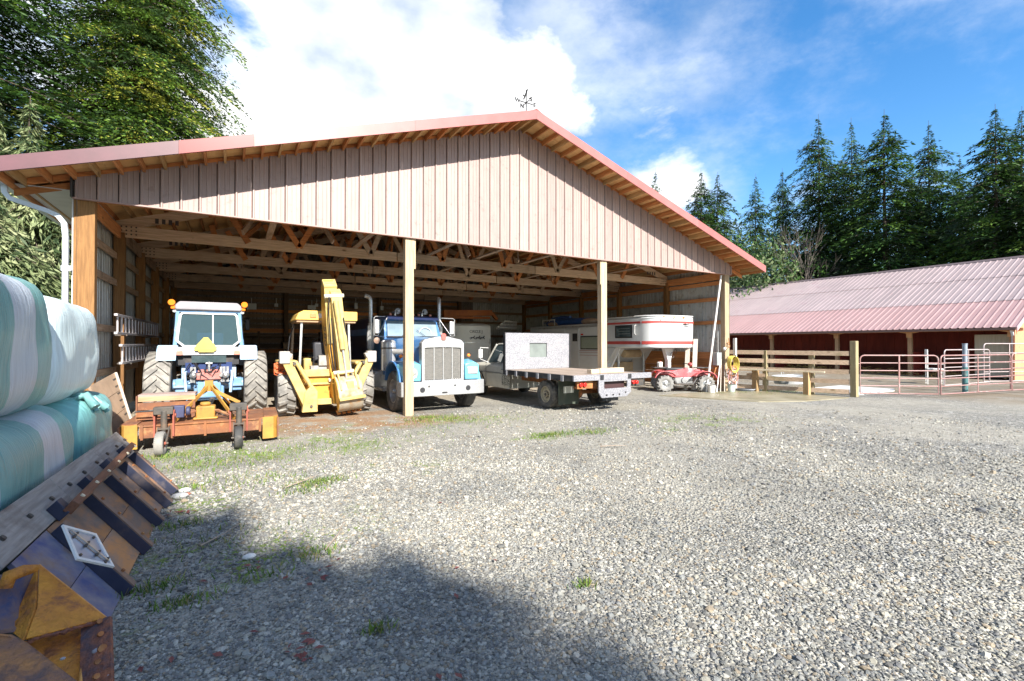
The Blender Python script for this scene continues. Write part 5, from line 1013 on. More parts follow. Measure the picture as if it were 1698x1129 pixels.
# cab
cw = mat('cab_cream_white', (.62, .61, .54), (.56, .55, .48), rough=.35, coat=.2, scale=3, dirt=(.40, .36, .28), damt=.2, dscale=3)
P('cab_body', MB().loft([[(s_ * w, y, z) for s_, w, z in ((-1, .93, .34), (-1, .98, .62), (-1, .97, 1.02), (-1, .86, zt), (1, .86, zt), (1, .97, 1.02), (1, .98, .62), (1, .93, .34))] for y, zt in ((1.62, 1.12), (3.0, 1.12), (3.25, 1.14), (4.3, 1.06), (4.42, .98))]), cw, fb, bevel=.02, smooth=50)
P('cab_roof', MB().loft([[(-.76, y0, z), (.76, y0, z), (.74, y1, z), (-.74, y1, z)] for y0, y1, z in ((1.68, 2.72, 1.70), (1.72, 2.62, 1.76))]), cw, fb, bevel=.03)
for s in (-1, 1):
    P('windscreen_pillar', MB().beam((s * .88, 3.10, 1.10), (s * .75, 2.66, 1.72), .05, .06), cw, fb, bevel=.01); P('door_pillar', MB().beam((s * .88, 1.70, 1.1), (s * .77, 1.74, 1.72), .12, .06), cw, fb)
    P('side_window', MB().add([(s * .885, 1.78, 1.13), (s * .885, 3.0, 1.13), (s * .775, 2.62, 1.68), (s * .785, 1.80, 1.68)], [(0, 1, 2, 3)]), glass, fb, smooth=0)
    P('mirror', MB().box(s * 1.22 - .07, s * 1.22 + .07, 2.92, 2.97, 1.28, 1.56).tube([(s * .92, 2.95, 1.6), (s * 1.22, 2.95, 1.62), (s * 1.22, 2.95, 1.24), (s * .92, 2.9, 1.12)], .012, n=6), whp, fb, bevel=.01)
    P('wheel_arch', MB().prism([(3.55 + .47 * math.cos(a), .38 + .47 * math.sin(a)) for a in np.linspace(0, math.pi, 12)] + [(3.55 - .43 * math.cos(a), .38 + .43 * math.sin(a)) for a in np.linspace(0, math.pi, 12)], 'x', s * .94, s * 1.0), blk, fb)
    P('door_seam', MB().box(s * .982 - .003, s * .982 + .003, 2.99, 3.0, .45, 1.05).box(s * .982 - .003, s * .982 + .003, 1.74, 1.75, .45, 1.05), blk, fb); P('body_moulding', MB().box(s * .985 - .006, s * .985 + .006, 1.65, 4.2, .80, .825), alu, fb)
    P('door_handle', MB().box(s * .99 - .015, s * .99 + .015, 1.85, 1.99, .92, .95), chrome, fb, bevel=.005)
P('windscreen', MB().add([(-.86, 3.12, 1.12), (.86, 3.12, 1.12), (.74, 2.67, 1.69), (-.74, 2.67, 1.69)], [(0, 1, 2, 3)]), glass, fb, smooth=0)
P('rear_window', MB().add([(-.7, 1.67, 1.2), (.7, 1.67, 1.2), (.66, 1.71, 1.62), (-.66, 1.71, 1.62)], [(0, 1, 2, 3)]), glass, fb, smooth=0)
P('rust_patch', MB().box(-.992, -.983, 1.45, 1.95, .45, .78), mat('flaking_paint', (.05, .05, .04), (.55, .53, .45), rough=.8, scale=30, detail=2, lo=.45, hi=.52), fb); P('antenna', MB().cyl((-.8, 3.2, 1.1), (-.78, 3.1, 1.9), .005, n=5), blk, fb)
t = T(P('timber_beam', MB().box(-.45, .45, -.09, .09, 0, .13).box(-.75, -.452, -.07, .10, 0, .11), wood('sawn_timber', 'x', (.58, .48, .36), (.46, .36, .25), knots=2), None, bevel=.008), 'short squared timber lying on the rear of the flatbed deck', 'timber'); t.location = (11.2, -1.35, .957); t.rotation_euler = (0, 0, R(4))

# ------------------------------------------------------------------ red quad bike
qd = thing('quad_bike', 'faded red quad bike with pale rimmed knobbly tyres under the trailer nose', 'quad', (16.75, .92, 0), R(-124))
# local frame: +y is forward; heading turned towards +X
qr = mat('quad_red', (.55, .09, .10), (.62, .17, .17), rough=.4, coat=.3, scale=3, dirt=(.7, .5, .5), damt=.25, dscale=4)
qtm = tyre_mesh(.275, .22, .14, 14, 'chunk', .03, mat('quad_tyre', (.16, .155, .145), (.28, .27, .25), rough=.8, scale=6)); qrm = rim_mesh(.14, .2, alu, 5)
for s in (-1, 1):
    for y in (-.72, .72): wheel(qd, (s * .46, y, .30), .30, .22, .14, qtm, rim_mesh(.14, .2, alu, 5, out=s), hub=alu, out=s, nb=4)
    for y, nm in ((-.70, 'rear_fender'), (.70, 'front_fender')):
        arc = [(y + .42 * math.cos(a), .44 + .32 * math.sin(a)) for a in np.linspace(.25 if y > 0 else .45, math.pi - (.45 if y > 0 else .25), 9)]; ar2 = [(q - (q - y) * .07, z - .02) for q, z in arc]
        P(nm, MB().prism(arc + ar2[::-1], 'x', s * .26, s * .56), qr, qd, bevel=.012)
    P('footrest', MB().box(min(s * .22, s * .48), max(s * .22, s * .48), -.25, .28, .26, .30), dkg, qd); P('footwell', MB().prism([(-.45, .48), (-.30, .28), (.28, .28), (.42, .50), (.38, .5), (.26, .32), (-.28, .32), (-.41, .5)], 'x', s * .40, s * .47), mat('grey_plastic', (.10, .095, .09), rough=.6), qd)
    P('handlebar', MB().tube([(0, .28, .92), (s * .2, .25, 1.0), (s * .38, .16, .99)], .014), blk, qd)
    P('headlight', MB().ball((s * .16, .98, .68), .06, .04, .05), clear, qd)
P('body', MB().loft([[(-.16, -.9, .62), (.16, -.9, .62), (.16, -.9, .74), (-.16, -.9, .74)], [(-.2, -.3, .5), (.2, -.3, .5), (.18, -.3, .76), (-.18, -.3, .76)], [(-.18, .15, .5), (.18, .15, .5), (.17, .15, .86), (-.17, .15, .86)], [(-.2, .6, .55), (.2, .6, .55), (.17, .6, .80), (-.17, .6, .80)], [(-.16, 1.0, .55), (.16, 1.0, .55), (.14, 1.0, .70), (-.14, 1.0, .70)]]), qr, qd, bevel=.03, smooth=50)
P('seat', MB().box(-.15, .15, -.62, .05, .76, .86), seatm, qd, bevel=.035)
P('engine', MB().box(-.18, .18, -.3, .35, .28, .52).cyl((-.22, .05, .4), (.22, .05, .4), .12, n=16), alu, qd, bevel=.02)
for y0, y1 in ((-1.05, -.55), (.48, 1.0)):
    mb = MB().tube([(-.32, y0, .86), (.32, y0, .86), (.32, y1, .86), (-.32, y1, .86)], .012, closed=True)
    for i in range(4): x = -.22 + .147 * i; mb.cyl((x, y0, .86), (x, y1, .86), .008, n=6)
    P('rack', mb, blk, qd)
P('dash_pod', MB().ball((0, .3, .98), .10, .09, .07), mat('dash_red', (.4, .05, .05), rough=.4), qd); P('tail_light', MB().box(-.1, .1, -1.0, -.97, .66, .72), redl, qd); P('bumper_bar', MB().tube([(-.2, 1.02, .35), (-.2, 1.10, .6), (.2, 1.10, .6), (.2, 1.02, .35)], .018), blk, qd); P('axle', MB().cyl((-.4, -.72, .3), (.4, -.72, .3), .03).cyl((-.4, .72, .3), (.4, .72, .3), .03), dkg, qd)
t = thing('jerry_can', 'small white can strapped on the rear rack of the quad', 'can', (16.1, 1.38, .87)); P('body', MB().box(-.09, .09, -.07, .07, 0, .2), wp, t, bevel=.03); P('cap', MB().cyl((.03, 0, .2), (.03, 0, .235), .025), redl, t)

# ------------------------------------------------------------------ gooseneck horse trailer
gt = thing('horse_trailer', 'white gooseneck living quarters horse trailer with red stripes and raised nose', 'trailer', (15.5, 0, 0))
tw = mat('trailer_white', (.58, .59, .59), (.53, .54, .54), rough=.28, coat=.4, scale=2, dirt=(.55, .53, .48), damt=.15, dscale=2)
nose = [(0, 3.6), (0, 1.70), (.05, 1.45), (.20, 1.22), (.50, 1.08), (1.70, .98), (2.02, 1.02), (2.10, 1.16), (2.1, 3.6)]
P('nose', MB().prism(nose, 'z', 1.58, 2.74), tw, gt, bevel=.05, smooth=40)
P('body', MB().box(0, 2.1, 3.603, 9.4, .55, 2.60), tw, gt, bevel=.04)
P('body_lower', MB().prism([(3.1, 1.577), (3.603, .95), (3.603, 1.577)], 'x', 0, 2.1), tw, gt)
P('roof_cap', MB().prism([(x * 1.005, y) for x, y in nose], 'z', 2.742, 2.80), tw, gt, bevel=.025); P('roof_vent', MB().box(.6, 1.1, 2.2, 2.7, 2.80, 2.87), tw, gt, bevel=.04)
trd = mat('stripe_red', (.52, .08, .07), (.46, .07, .06), rough=.35); 
def band(z0, z1, m=trd, y_end=9.38):
    q = [(x - .004 if x < 1 else x + .004, y - (.004 if y < 1.2 else 0)) for x, y in nose]; q2 = [(x + .001, y + .001) for x, y in nose][::-1]
    return MB().prism(q[1:-1] + [(2.09, 1.3), (2.0, 1.04), (1.70, 1.0), (.50, 1.10), (.22, 1.24), (.07, 1.46), (.02, 1.70)], 'z', z0, z1)
P('stripe', band(2.50, 2.58), trd, gt, smooth=40); P('stripe', band(1.72, 1.84), trd, gt, smooth=40); P('trim_rail', band(2.66, 2.68), alu, gt)
P('stripe', MB().box(-.006, -.001, 1.76, 3.6, 2.50, 2.58).box(-.006, -.001, 1.76, 3.6, 1.72, 1.84), trd, gt)
for z, w in ((1.44, .03), (1.36, .02), (1.24, .02)): P('stripe', MB().box(-.006, -.001, 3.7, 9.2, z, z + w), mat('stripe_brown', (.38, .22, .19), rough=.4), gt)
P('side_trim', MB().box(-.02, -.001, 3.62, 9.4, 2.46, 2.52), alu, gt)
P('nose_window', MB().box(-.012, -.002, 2.18, 3.12, 1.96, 2.46), mat('black_trim', (.02, .02, .02), rough=.4), gt, bevel=.04); P('window_pane', MB().box(-.018, -.013, 2.26, 3.04, 2.02, 2.40), glass, gt)
for z in (2.12, 2.22, 2.32): P('window_bar', MB().box(-.024, -.019, 2.3, 2.9, z, z + .012), alu, gt)
P('side_window', MB().box(-.012, -.002, 3.84, 5.30, 1.50, 2.08), blk, gt, bevel=.04); P('side_window_pane', MB().box(-.018, -.013, 3.9, 5.24, 1.55, 2.03), mat('blind_green', (.22, .25, .19), (.28, .31, .24), rough=.15, scale=2), gt)
for i in range(9): P('blind_slat', MB().box(-.023, -.019, 3.95, 5.2, 1.58 + i * .05, 1.60 + i * .05), mat('slat', (.34, .37, .30), rough=.4), gt)
P('door', MB().box(-.016, -.002, 5.42, 6.4, .75, 2.36), tw, gt, bevel=.01); P('door_pane', MB().box(-.022, -.017, 5.5, 5.85, 1.85, 2.2), blk, gt, bevel=.02); P('door_frame', MB().tube([(-.02, 5.4, .74), (-.02, 5.4, 2.4), (-.02, 6.42, 2.4), (-.02, 6.42, .74)], .016, n=6), alu, gt)
P('grab_handle', MB().tube([(-.01, 1.98, 2.45), (-.07, 1.98, 2.42), (-.07, 1.98, 2.12), (-.01, 1.98, 2.08)], .012), whp, gt); P('side_light', MB().box(-.03, -.017, 5.1, 5.25, 2.12, 2.18), redl, gt)
for x in (.35, .9, 1.4): P('marker_light', MB().box(x, x + .08, .97, 1.0, 2.70, 2.73), amber, gt)
P('emblem', MB().prism([(1.35, 2.46), (1.5, 2.50), (1.62, 2.47), (1.72, 2.50), (1.7, 2.46), (1.55, 2.44)], 'y', .965, .972).prism([(1.2, 2.38), (1.55, 2.41), (1.95, 2.37), (1.55, 2.395)], 'y', .962, .97), blk, gt)
P('coupler_frame', MB().prism([(1.0, 1.575), (1.5, 1.575), (1.32, 1.05), (1.2, 1.05)], 'y', 1.5, 1.66).box(1.18, 1.34, 1.5, 1.66, .78, 1.1), whp, gt, bevel=.01)
P('safety_chain', MB().lathe([(.10, -.008), (.115, 0), (.10, .008), (.09, 0)], 'y', (1.35, 1.45, 1.3), n=16, close=True).lathe([(.07, -.008), (.085, 0), (.07, .008), (.06, 0)], 'y', (1.5, 1.42, 1.45), n=16, close=True), dkg, gt)
for x in (.35, 1.75): P('landing_leg', MB().cyl((x, 3.3, .05), (x, 3.3, 1.57), .05).box(x - .1, x + .1, 3.2, 3.4, 0, .03), alu, gt)
P('nose_strut', MB().beam((.05, 3.4, .8), (.05, 2.9, 1.57), .05, .05), whp, gt)
P('under_tank', MB().box(.3, 1.2, 3.35, 3.6, .62, 1.0).cyl((.5, 3.2, 1.35), (1.4, 3.2, 1.35), .16, n=16), mat('tan_tank', (.46, .34, .20), (.34, .25, .15), rough=.6, scale=5), gt, bevel=.02)
P('front_locker', MB().box(1.25, 2.0, 3.45, 3.6, .65, 1.15), mat('grey_locker', (.42, .41, .38), rough=.5), gt, bevel=.01)
ttm = tyre_mesh(.37, .22, .21, 0, 'road', m=rub_k); trm = rim_mesh(.21, .2, whp, 6)
for y in (6.9, 7.8):
    for x in (.12, 1.98): wheel(gt, (x, y, .375), .375, .22, .21, ttm, trm, out=-1 if x < 1 else 1)
P('wheel_fender', MB().box(-.08, .15, 6.4, 8.3, .72, .80), alu, gt, bevel=.03)
# things stored on its roof
t = thing('rolled_tarp', 'blue rolled tarpaulins lying along the trailer roof', 'tarp', (16.0, 6.6, 2.60)); btp = mat('tarp_blue', (.015, .07, .26), (.03, .11, .34), rough=.5, scale=5, bump=.5)
for i, (a, b, r_) in enumerate((((-.1, -1.4, .16), (.0, 1.6, .17), .17), ((.3, -.6, .15), (.35, 2.4, .16), .16), ((.1, .2, .36), (.2, 1.8, .36), .12))): P('roll', MB().tube([a, tuple((np.array(a) + b) / 2 + [.03, 0, .02]), b], [r_ * .8, r_, r_ * .85], n=12), btp, t, smooth=60)
for i, (y, s_, lab) in enumerate(((7.9, 1.0, 'tan sack at the far end of the trailer roof'), (5.2, 1.2, 'tan sack beside the blue rolled tarpaulins on the trailer roof'))): o = T(P('feed_sack', MB().ball((0, 0, .12), .26, .42, .13, 14, 8), mat('sack_tan', (.44, .31, .22), (.36, .25, .17), rough=.8, scale=6, bump=.5), loc=(15.95, y, 2.58)), lab, 'sack'); o.scale = (s_, s_, s_)
t = thing('roof_unit', 'cream air conditioner unit on the trailer roof behind the second post', 'air conditioner', (16.5, 4.3, 2.6)); P('housing', MB().loft([[(-.35, -.45, 0), (.35, -.45, 0), (.35, .45, 0), (-.35, .45, 0)], [(-.33, -.42, .18), (.33, -.42, .18), (.33, .42, .18), (-.33, .42, .18)], [(-.25, -.3, .26), (.25, -.3, .26), (.25, .3, .26), (-.25, .3, .26)]]), wp, t, bevel=.03); P('vent', MB().box(-.36, -.351, -.3, .3, .05, .14), blk, t)
t = thing('folding_chair', 'white framed folding seat lying on the trailer roof beside the tarpaulins', 'seat', (15.75, 8.1, 2.6)); P('frame', MB().tube([(0, -.5, .02), (0, -.5, .3), (0, .5, .3), (0, .5, .02)], .025).tube([(.4, -.5, .02), (.4, -.5, .3), (.4, .5, .3), (.4, .5, .02)], .025), wp, t); P('seat_panel', MB().box(0, .4, -.45, .45, .16, .19), btp, t)

# ------------------------------------------------------------------ grey bumper pull trailer behind the semi
gy = thing('horse_trailer', 'grey stock trailer with rounded front wall standing behind the blue semi truck', 'trailer', (11.55, 8.0, 0))
tg = mat('trailer_grey', (.56, .58, .56), (.50, .52, .50), rough=.35, scale=2, coat=.2)
fp = [(-1.08, .35), (-.98, .08), (-.75, -.05), (0, -.10), (.75, -.05), (.98, .08), (1.08, .35), (1.08, 4.4), (-1.08, 4.4)]
P('body', MB().prism(fp, 'z', .5, 2.52), tg, gy, smooth=40); P('roof', MB().loft([[(x, y, 2.521) for x, y in fp], [(x * .97, y + .04, 2.60) for x, y in fp], [(x * .8, y * .9 + .25, 2.66) for x, y in fp]]), tg, gy, smooth=50)
P('belt_rail', MB().prism([(x * 1.006, y - .008) for x, y in fp], 'z', 1.78, 1.81), alu, gy); P('lower_panel', MB().prism([(x * 1.004, y - .004) for x, y in fp], 'z', .5, 1.05), mat('trailer_grey_dark', (.40, .43, .46), rough=.4), gy)
text('brand_lettering', 'CIRCLE J', .17, blk, gy, textM((.15, -.106, 2.28)), depth=.003)
def horse(dx, s):
    o = [(-.30, .02), (-.22, .10), (-.10, .12), (.06, .10), (.12, .16), (.18, .26), (.22, .28), (.30, .20), (.27, .17), (.22, .17), (.20, .06), (.30, -.02), (.26, -.12), (.23, -.10), (.22, -.02), (.12, -.02), (-.06, .0), (-.14, -.06), (-.26, -.14), (-.30, -.10), (-.20, -.03), (-.20, .02), (-.36, -.02), (-.40, .04)]
    return [(x * s + dx, z * s + 1.99) for x, z in o]
for dx in (-.02, .24, .46): P('running_horse_logo', MB().prism(horse(dx, .42), 'y', -.112, -.106), blk, gy)
P('drawbar', MB().beam((-.4, 0, .5), (0, -1.2, .5), .08, .1).beam((.4, 0, .5), (0, -1.2, .5), .08, .1), dkg, gy)
for s in (-1, 1):
    for y in (1.9, 2.8): wheel(gy, (s * 1.05, y, .37), .375, .22, .21, ttm, trm, out=s)
# ------------------------------------------------------------------ wrapped bales at the left
def px(x, y, X=None, Yv=None, Z=None, t=None):
    C = Vector((2.4387, -11.0788, 1.7246)); F = Vector((math.sin(yaw) * math.cos(pitch), math.cos(yaw) * math.cos(pitch), math.sin(pitch))); Rt = Vector((math.cos(yaw), -math.sin(yaw), 0)); U = Rt.cross(F)
    d = F + Rt * ((x - 849) / 787.12) - U * ((y - 564.5) / 787.12)
    if t is None: t = (X - C.x) / d.x if X is not None else (Yv - C.y) / d.y if Yv is not None else (Z - C.z) / d.z
    return C + d * t
def bale_mat(name, bands, c0=(.17, .36, .35), c1=(.48, .54, .59)):
    m = bpy.data.materials.new(name); m.use_nodes = True; n = m.node_tree.nodes; l = m.node_tree.links; b = n['Principled BSDF']; b.inputs['Roughness'].default_value = .34; b.inputs['Specular IOR Level'].default_value = .5
    tc = n.new('ShaderNodeTexCoord'); sp = n.new('ShaderNodeSeparateXYZ'); l.new(tc.outputs['Object'], sp.inputs[0])
    z = n.new('ShaderNodeTexNoise'); z.inputs['Scale'].default_value = 1.6; z.inputs['Detail'].default_value = 1; l.new(tc.outputs['Object'], z.inputs[0])
    a = n.new('ShaderNodeMath'); a.operation = 'MULTIPLY_ADD'; l.new(z.outputs[0], a.inputs[0]); a.inputs[1].default_value = .10; l.new(sp.outputs[1], a.inputs[2])
    mr = n.new('ShaderNodeMapRange'); l.new(a.outputs[0], mr.inputs[0]); mr.inputs[1].default_value = -2; mr.inputs[2].default_value = 2
    r = n.new('ShaderNodeValToRGB'); l.new(mr.outputs[0], r.inputs[0]); e = r.color_ramp; e.interpolation = 'CONSTANT'; e.elements[0].color = (*c0, 1); e.elements[0].position = 0
    e.elements.remove(e.elements[1])
    for y, k in bands: q = e.elements.new((y + .05 + 2) / 4); c = (c0, c1, (.46, .44, .48), (.18, .42, .41), (.62, .74, .75))[k]; q.color = (*c, 1)
    w = n.new('ShaderNodeTexNoise'); mp = n.new('ShaderNodeMapping'); mp.inputs['Scale'].default_value = (1.6, 34, 1.6); l.new(tc.outputs['Object'], mp.inputs[0]); l.new(mp.outputs[0], w.inputs[0]); w.inputs['Scale'].default_value = 1.6; w.inputs['Detail'].default_value = 7
    mx = n.new('ShaderNodeMix'); mx.data_type = 'RGBA'; mx.blend_type = 'MULTIPLY'; mx.inputs[0].default_value = .55; q = n.new('ShaderNodeMapRange'); l.new(w.outputs[0], q.inputs[0]); q.inputs[1].default_value = .3; q.inputs[2].default_value = .7; q.inputs[3].default_value = .72; q.inputs[4].default_value = 1.25
    l.new(r.outputs[0], mx.inputs[6]); l.new(q.outputs[0], mx.inputs[7]); l.new(mx.outputs[2], b.inputs['Base Color'])
    bp_ = n.new('ShaderNodeBump'); bp_.inputs['Strength'].default_value = .9; bp_.inputs['Distance'].default_value = .016; l.new(w.outputs[0], bp_.inputs['Height']); l.new(bp_.outputs[0], b.inputs['Normal'])
    return m
def bale(label, x, y0, y1, z, rx, rz, bands, seed, **k):
    g = random.Random(seed); yc = (y0 + y1) / 2; h = (y1 - y0) / 2; rings = []; n = 56
    ts = [-1, -.985, -.95, -.9, -.82] + list(np.linspace(-.7, .7, 15)) + [.82, .9, .95, .985, 1]
    ph = [g.uniform(0, 6) for _ in range(6)]
    for t in ts:
        e = (1 - abs(t) ** 7) ** .28 if abs(t) < 1 else .0; e = max(e, .30); rg = []
        for i in range(n):
            a = 2 * math.pi * i / n; c, s = math.cos(a), math.sin(a); q = 4.6; rr = (abs(c) ** q + abs(s) ** q) ** (-1 / q)
            wob = 1 + .012 * math.sin(3 * a + ph[0] + t * 3) + .012 * math.sin(7 * a + ph[1] - t * 5) + .008 * math.sin(t * 14 + ph[2] + 2 * a) + g.uniform(-.002, .002)
            rg.append((c * rr * rx * e * wob, t * h, s * rr * rz * e * wob))
        rings.append(rg)
    o = P('wrapped_bale', MB().loft(rings), bale_mat('film_' + str(seed), bands, **k), smooth=60, loc=(x, yc, z)); T(o, label, 'hay bale', 'plastic wrapped hay bales stacked in two rows'); return o
bale('upper wrapped bale with broad green, white and mauve bands at the left edge', .34, -6.95, -4.88, 1.72, .66, .62, ((-.20, 1), (.29, 0), (.73, 2)), 1)
bale('upper pale wrapped bale gleaming white, next to the shed post', .34, -4.86, -2.85, 1.66, .61, .575, ((-1.9, 4), (.93, 3)), 2)
bale('lower wrapped bale with a wide teal field and one white band', .42, -6.95, -4.40, .55, .66, .60, ((-1.05, 1), (-.85, 0), (-.04, 1), (.50, 3), (1.0, 1), (1.08, 0)), 3)
bale('lower teal wrapped bale at the far end of the row', .42, -4.37, -2.75, .55, .66, .60, ((-1.9, 3),), 4)
bale('lower wrapped bale nearest the viewer at the left edge', .42, -8.6, -7.0, .55, .64, .60, ((-1.9, 0), (.3, 1), (.6, 0)), 5)
mb = MB(); g = random.Random(2)
for j in range(5):
    pts = [(.25 + .85 * i / 9 + g.uniform(-.02, .02), -4.1 + .13 * j + .05 * math.sin(i * 1.1 + j) , 1.13 + .03 * math.sin(i * 1.7 + j * 2) - .02 * j - (.12 if i > 8 else 0)) for i in range(10)]; mb.tube(pts, [.02 + .028 * abs(math.sin(i * .9 + j)) for i in range(10)], n=7)
T(P('loose_film', mb, bale_mat('film_loose', ((-1.9, 0),)), smooth=60), 'crumpled loose teal film squeezed between the upper and lower bales', 'plastic film')

# ------------------------------------------------------------------ plank and steel panel leaning on the bales
pn = thing('ribbed_panel', 'rusty plank panel with black steel ribs leaning against the wrapped bales', 'panel')
def PP(y, w, n=0): # along y on the ground line, w up the slope, n outwards
    return Vector((1.78 + .015 * (y + 7), y, .01)) + Vector((-.60, .36, .60)) * w + Vector((.66, .0, .66)) * n
def slab(name, y0, y1, w0, w1, n0, n1, m, bevel=0):
    vs = [PP(y, w, n) for y in (y0, y1) for w in (w0, w1) for n in (n0, n1)]
    return P(name, MB().add(vs, [(0, 1, 3, 2), (4, 6, 7, 5), (0, 4, 5, 1), (2, 3, 7, 6), (0, 2, 6, 4), (1, 5, 7, 3)]), m, pn, bevel=bevel)
pgr = wood('panel_grey', 'y', (.34, .30, .26), (.22, .19, .165), knots=2, dirt=(.14, .11, .09), damt=.3)
prs = mat('panel_rust', (.23, .16, .12), (.42, .19, .07), rough=.8, scale=3, stretch=(2, .6, 2), lo=.4, hi=.62, bump=.4, rnd=.25, dirt=(.13, .11, .10), damt=.38, dscale=3)
pbl = mat('panel_blue_steel', (.05, .075, .20), (.24, .22, .24), rough=.5, scale=5, dirt=(.22, .15, .11), damt=.4, dscale=4)
rib_s = mat('rib_steel', (.018, .024, .05), (.035, .04, .07), rough=.4, scale=5, dirt=(.12, .09, .08), damt=.2)
ys = [-6.92, -6.18, -5.52, -4.92, -4.42]
edges = [-7.5] + ys + [-4.05]
for i in range(len(edges) - 1):
    a, b = edges[i] + .01, edges[i + 1] - .01
    slab('panel_plate', a, b, .0 + .02 * (i % 2), .34, -.03, 0, [pbl, prs, prs, prs, prs, prs][i]); slab('panel_plate', a, b, .345, .74, -.03, -.002, [pbl, prs, prs, prs, prs, pgr][i])
for y in ys:
    slab('rib', y - .012, y + .012, -.02, .70, 0, .085, rib_s, .003); slab('rib_flange', y - .012, y + .055, -.02, .70, .0855, .097, mat('rib_worn', (.13, .10, .09), (.24, .14, .09), rough=.6, scale=8), .002)
    for w in (.12, .4, .6): P('bolt', MB().cyl(PP(y + .03, w, .097), PP(y + .03, w, .112), .012, n=8), rust, pn)
for a, b in ((-7.6, -6.3), (-6.295, -5.1), (-5.095, -3.98)): slab('top_plank', a, b, .75, 1.06, -.03, .012, pgr, .006)
for i in range(9): y = -7.4 + i * .42; P('bolt', MB().cyl(PP(y, .9, .012), PP(y, .9, .03), .018, n=10), dkg, pn)
for i in range(4): y = -6.75 + i * .72; slab('bracket', y, y + .10, .72, .86, .012, .10, rib_s, .004)
P('cross_timber', MB().beam(PP(-6.75, .74, .13), PP(-4.52, .78, .13), .06, .09, up=(.6, 0, .8)), mat('cross_timber_brown', (.20, .085, .045), (.13, .055, .03), rough=.7, scale=5, stretch=(8, 1, 8)), pn, bevel=.006)
for i in range(6): y = -6.6 + i * .4; P('bolt', MB().cyl(PP(y, .75, .17), PP(y, .75, .19), .015, n=8), mat('worn_pin', (.5, .5, .5)), pn)
# diamond shaped metal sign plate resting on the panel
dm = thing('diamond_plate', 'white edged diamond shaped metal placard lying on the ribbed panel', 'placard')
dpts = [PP(-6.66, .70, .12), PP(-6.18, .42, .135), PP(-6.42, .04, .12), PP(-6.90, .30, .12)]
nrm = (dpts[1] - dpts[0]).cross(dpts[3] - dpts[0]).normalized(); nrm = nrm if nrm.z > 0 else -nrm
dpts = [px(101, 872, t=2.75) , px(157, 887, t=2.98), px(187, 942, t=2.86), px(125, 929, t=2.66)]
nrm = (dpts[2] - dpts[0]).cross(dpts[1] - dpts[0]).normalized(); nrm = nrm if nrm.z > 0 else -nrm; cc = sum(dpts, Vector()) / 4
ip = [p.lerp(cc, .14) for p in dpts]
mb = MB(); n_ = 4; vs = dpts + ip + [p + nrm * .012 for p in dpts] + [p + nrm * .012 for p in ip]; fs = []
for k in range(4): j = (k + 1) % 4; fs += [(k, j, 4 + j, 4 + k), (8 + k, 12 + k, 12 + j, 8 + j), (k, 8 + k, 8 + j, j), (4 + k, 4 + j, 12 + j, 12 + k)]
P('rim', mb.add(vs, fs), whp, dm); P('plate', MB().add([p + nrm * .002 for p in ip] + [p + nrm * .005 for p in ip], [(0, 1, 2, 3), (7, 6, 5, 4), (0, 4, 5, 1), (1, 5, 6, 2), (2, 6, 7, 3), (3, 7, 4, 0)]), mat('placard_grey', (.44, .46, .52), (.36, .38, .44), rough=.35, metal=.4, scale=6), dm)
P('clip', MB().beam(ip[0].lerp(ip[2], .08) + nrm * .012, ip[0].lerp(ip[2], .92) + nrm * .012, .012, .012), alu, dm)
mb = MB()
for a in (.2, .45, .7, .9): c_ = ip[0].lerp(ip[2], a) + nrm * .012; d_ = (ip[1] - ip[3]).normalized() * .035; mb.beam(c_ - d_, c_ + d_, .012, .01)
for k in range(4): mb.cyl(ip[k].lerp(cc, .2), ip[k].lerp(cc, .2) + nrm * .015, .008, n=8)
P('fastener', mb, dkg, dm)

# ------------------------------------------------------------------ rusty bucket in the corner
rb = thing('steel_bucket', 'bright orange rusted steel scoop in the lower left corner of the yard', 'bucket')
ro = mat('orange_rust', (.68, .28, .03), (.42, .14, .025), rough=.65, scale=7, detail=9, bump=.9, bscale=40, dirt=(.17, .07, .04), damt=.30, dscale=7)
rd = mat('dark_rust', (.32, .11, .05), (.15, .055, .035), rough=.7, scale=12, bump=.9, bscale=40, dirt=(.07, .06, .08), damt=.4, dscale=3)
bl_ = mat('scorched_steel', (.05, .06, .14), (.22, .11, .06), rough=.5, scale=8, bump=.4, dirt=(.2, .1, .05), damt=.3)
def plate(name, pts, m, th=.012):
    n = (pts[1] - pts[0]).cross(pts[2] - pts[0]).normalized() * th; k = len(pts)
    return P(name, MB().add([p for p in pts] + [p - n for p in pts], [tuple(range(k)), tuple(range(2 * k - 1, k - 1, -1))] + [(i, k + i, k + (i + 1) % k, (i + 1) % k) for i in range(k)]), m, rb, bevel=.003)
A = px(65, 938, t=2.72); B = px(176, 1026, t=2.62); E_ = px(42, 1062, t=2.42); D = px(-14, 1035, t=2.45); A0 = px(18, 955, t=2.62)
plate('top_plate', [A, B, E_, px(62, 1010, t=2.5)], ro)
plate('top_plate', [A, px(62, 1010, t=2.5), E_, px(20, 1045, t=2.45)], ro)
Bd = px(140, 1040, t=2.66); Cd = px(132, 1150, t=2.30); Ed = px(48, 1066, t=2.55)
plate('inner_plate', [Ed, Bd, Cd, px(100, 1170, t=2.22)], ro); plate('inner_plate', [px(30, 1066, t=2.5), Ed, px(100, 1170, t=2.22), px(40, 1180, t=2.18)], ro)
plate('edge_plate', [px(138, 1035, t=2.625), px(187, 1024, t=2.625), px(192, 1175, t=2.22), px(134, 1175, t=2.22)], rd, .02)
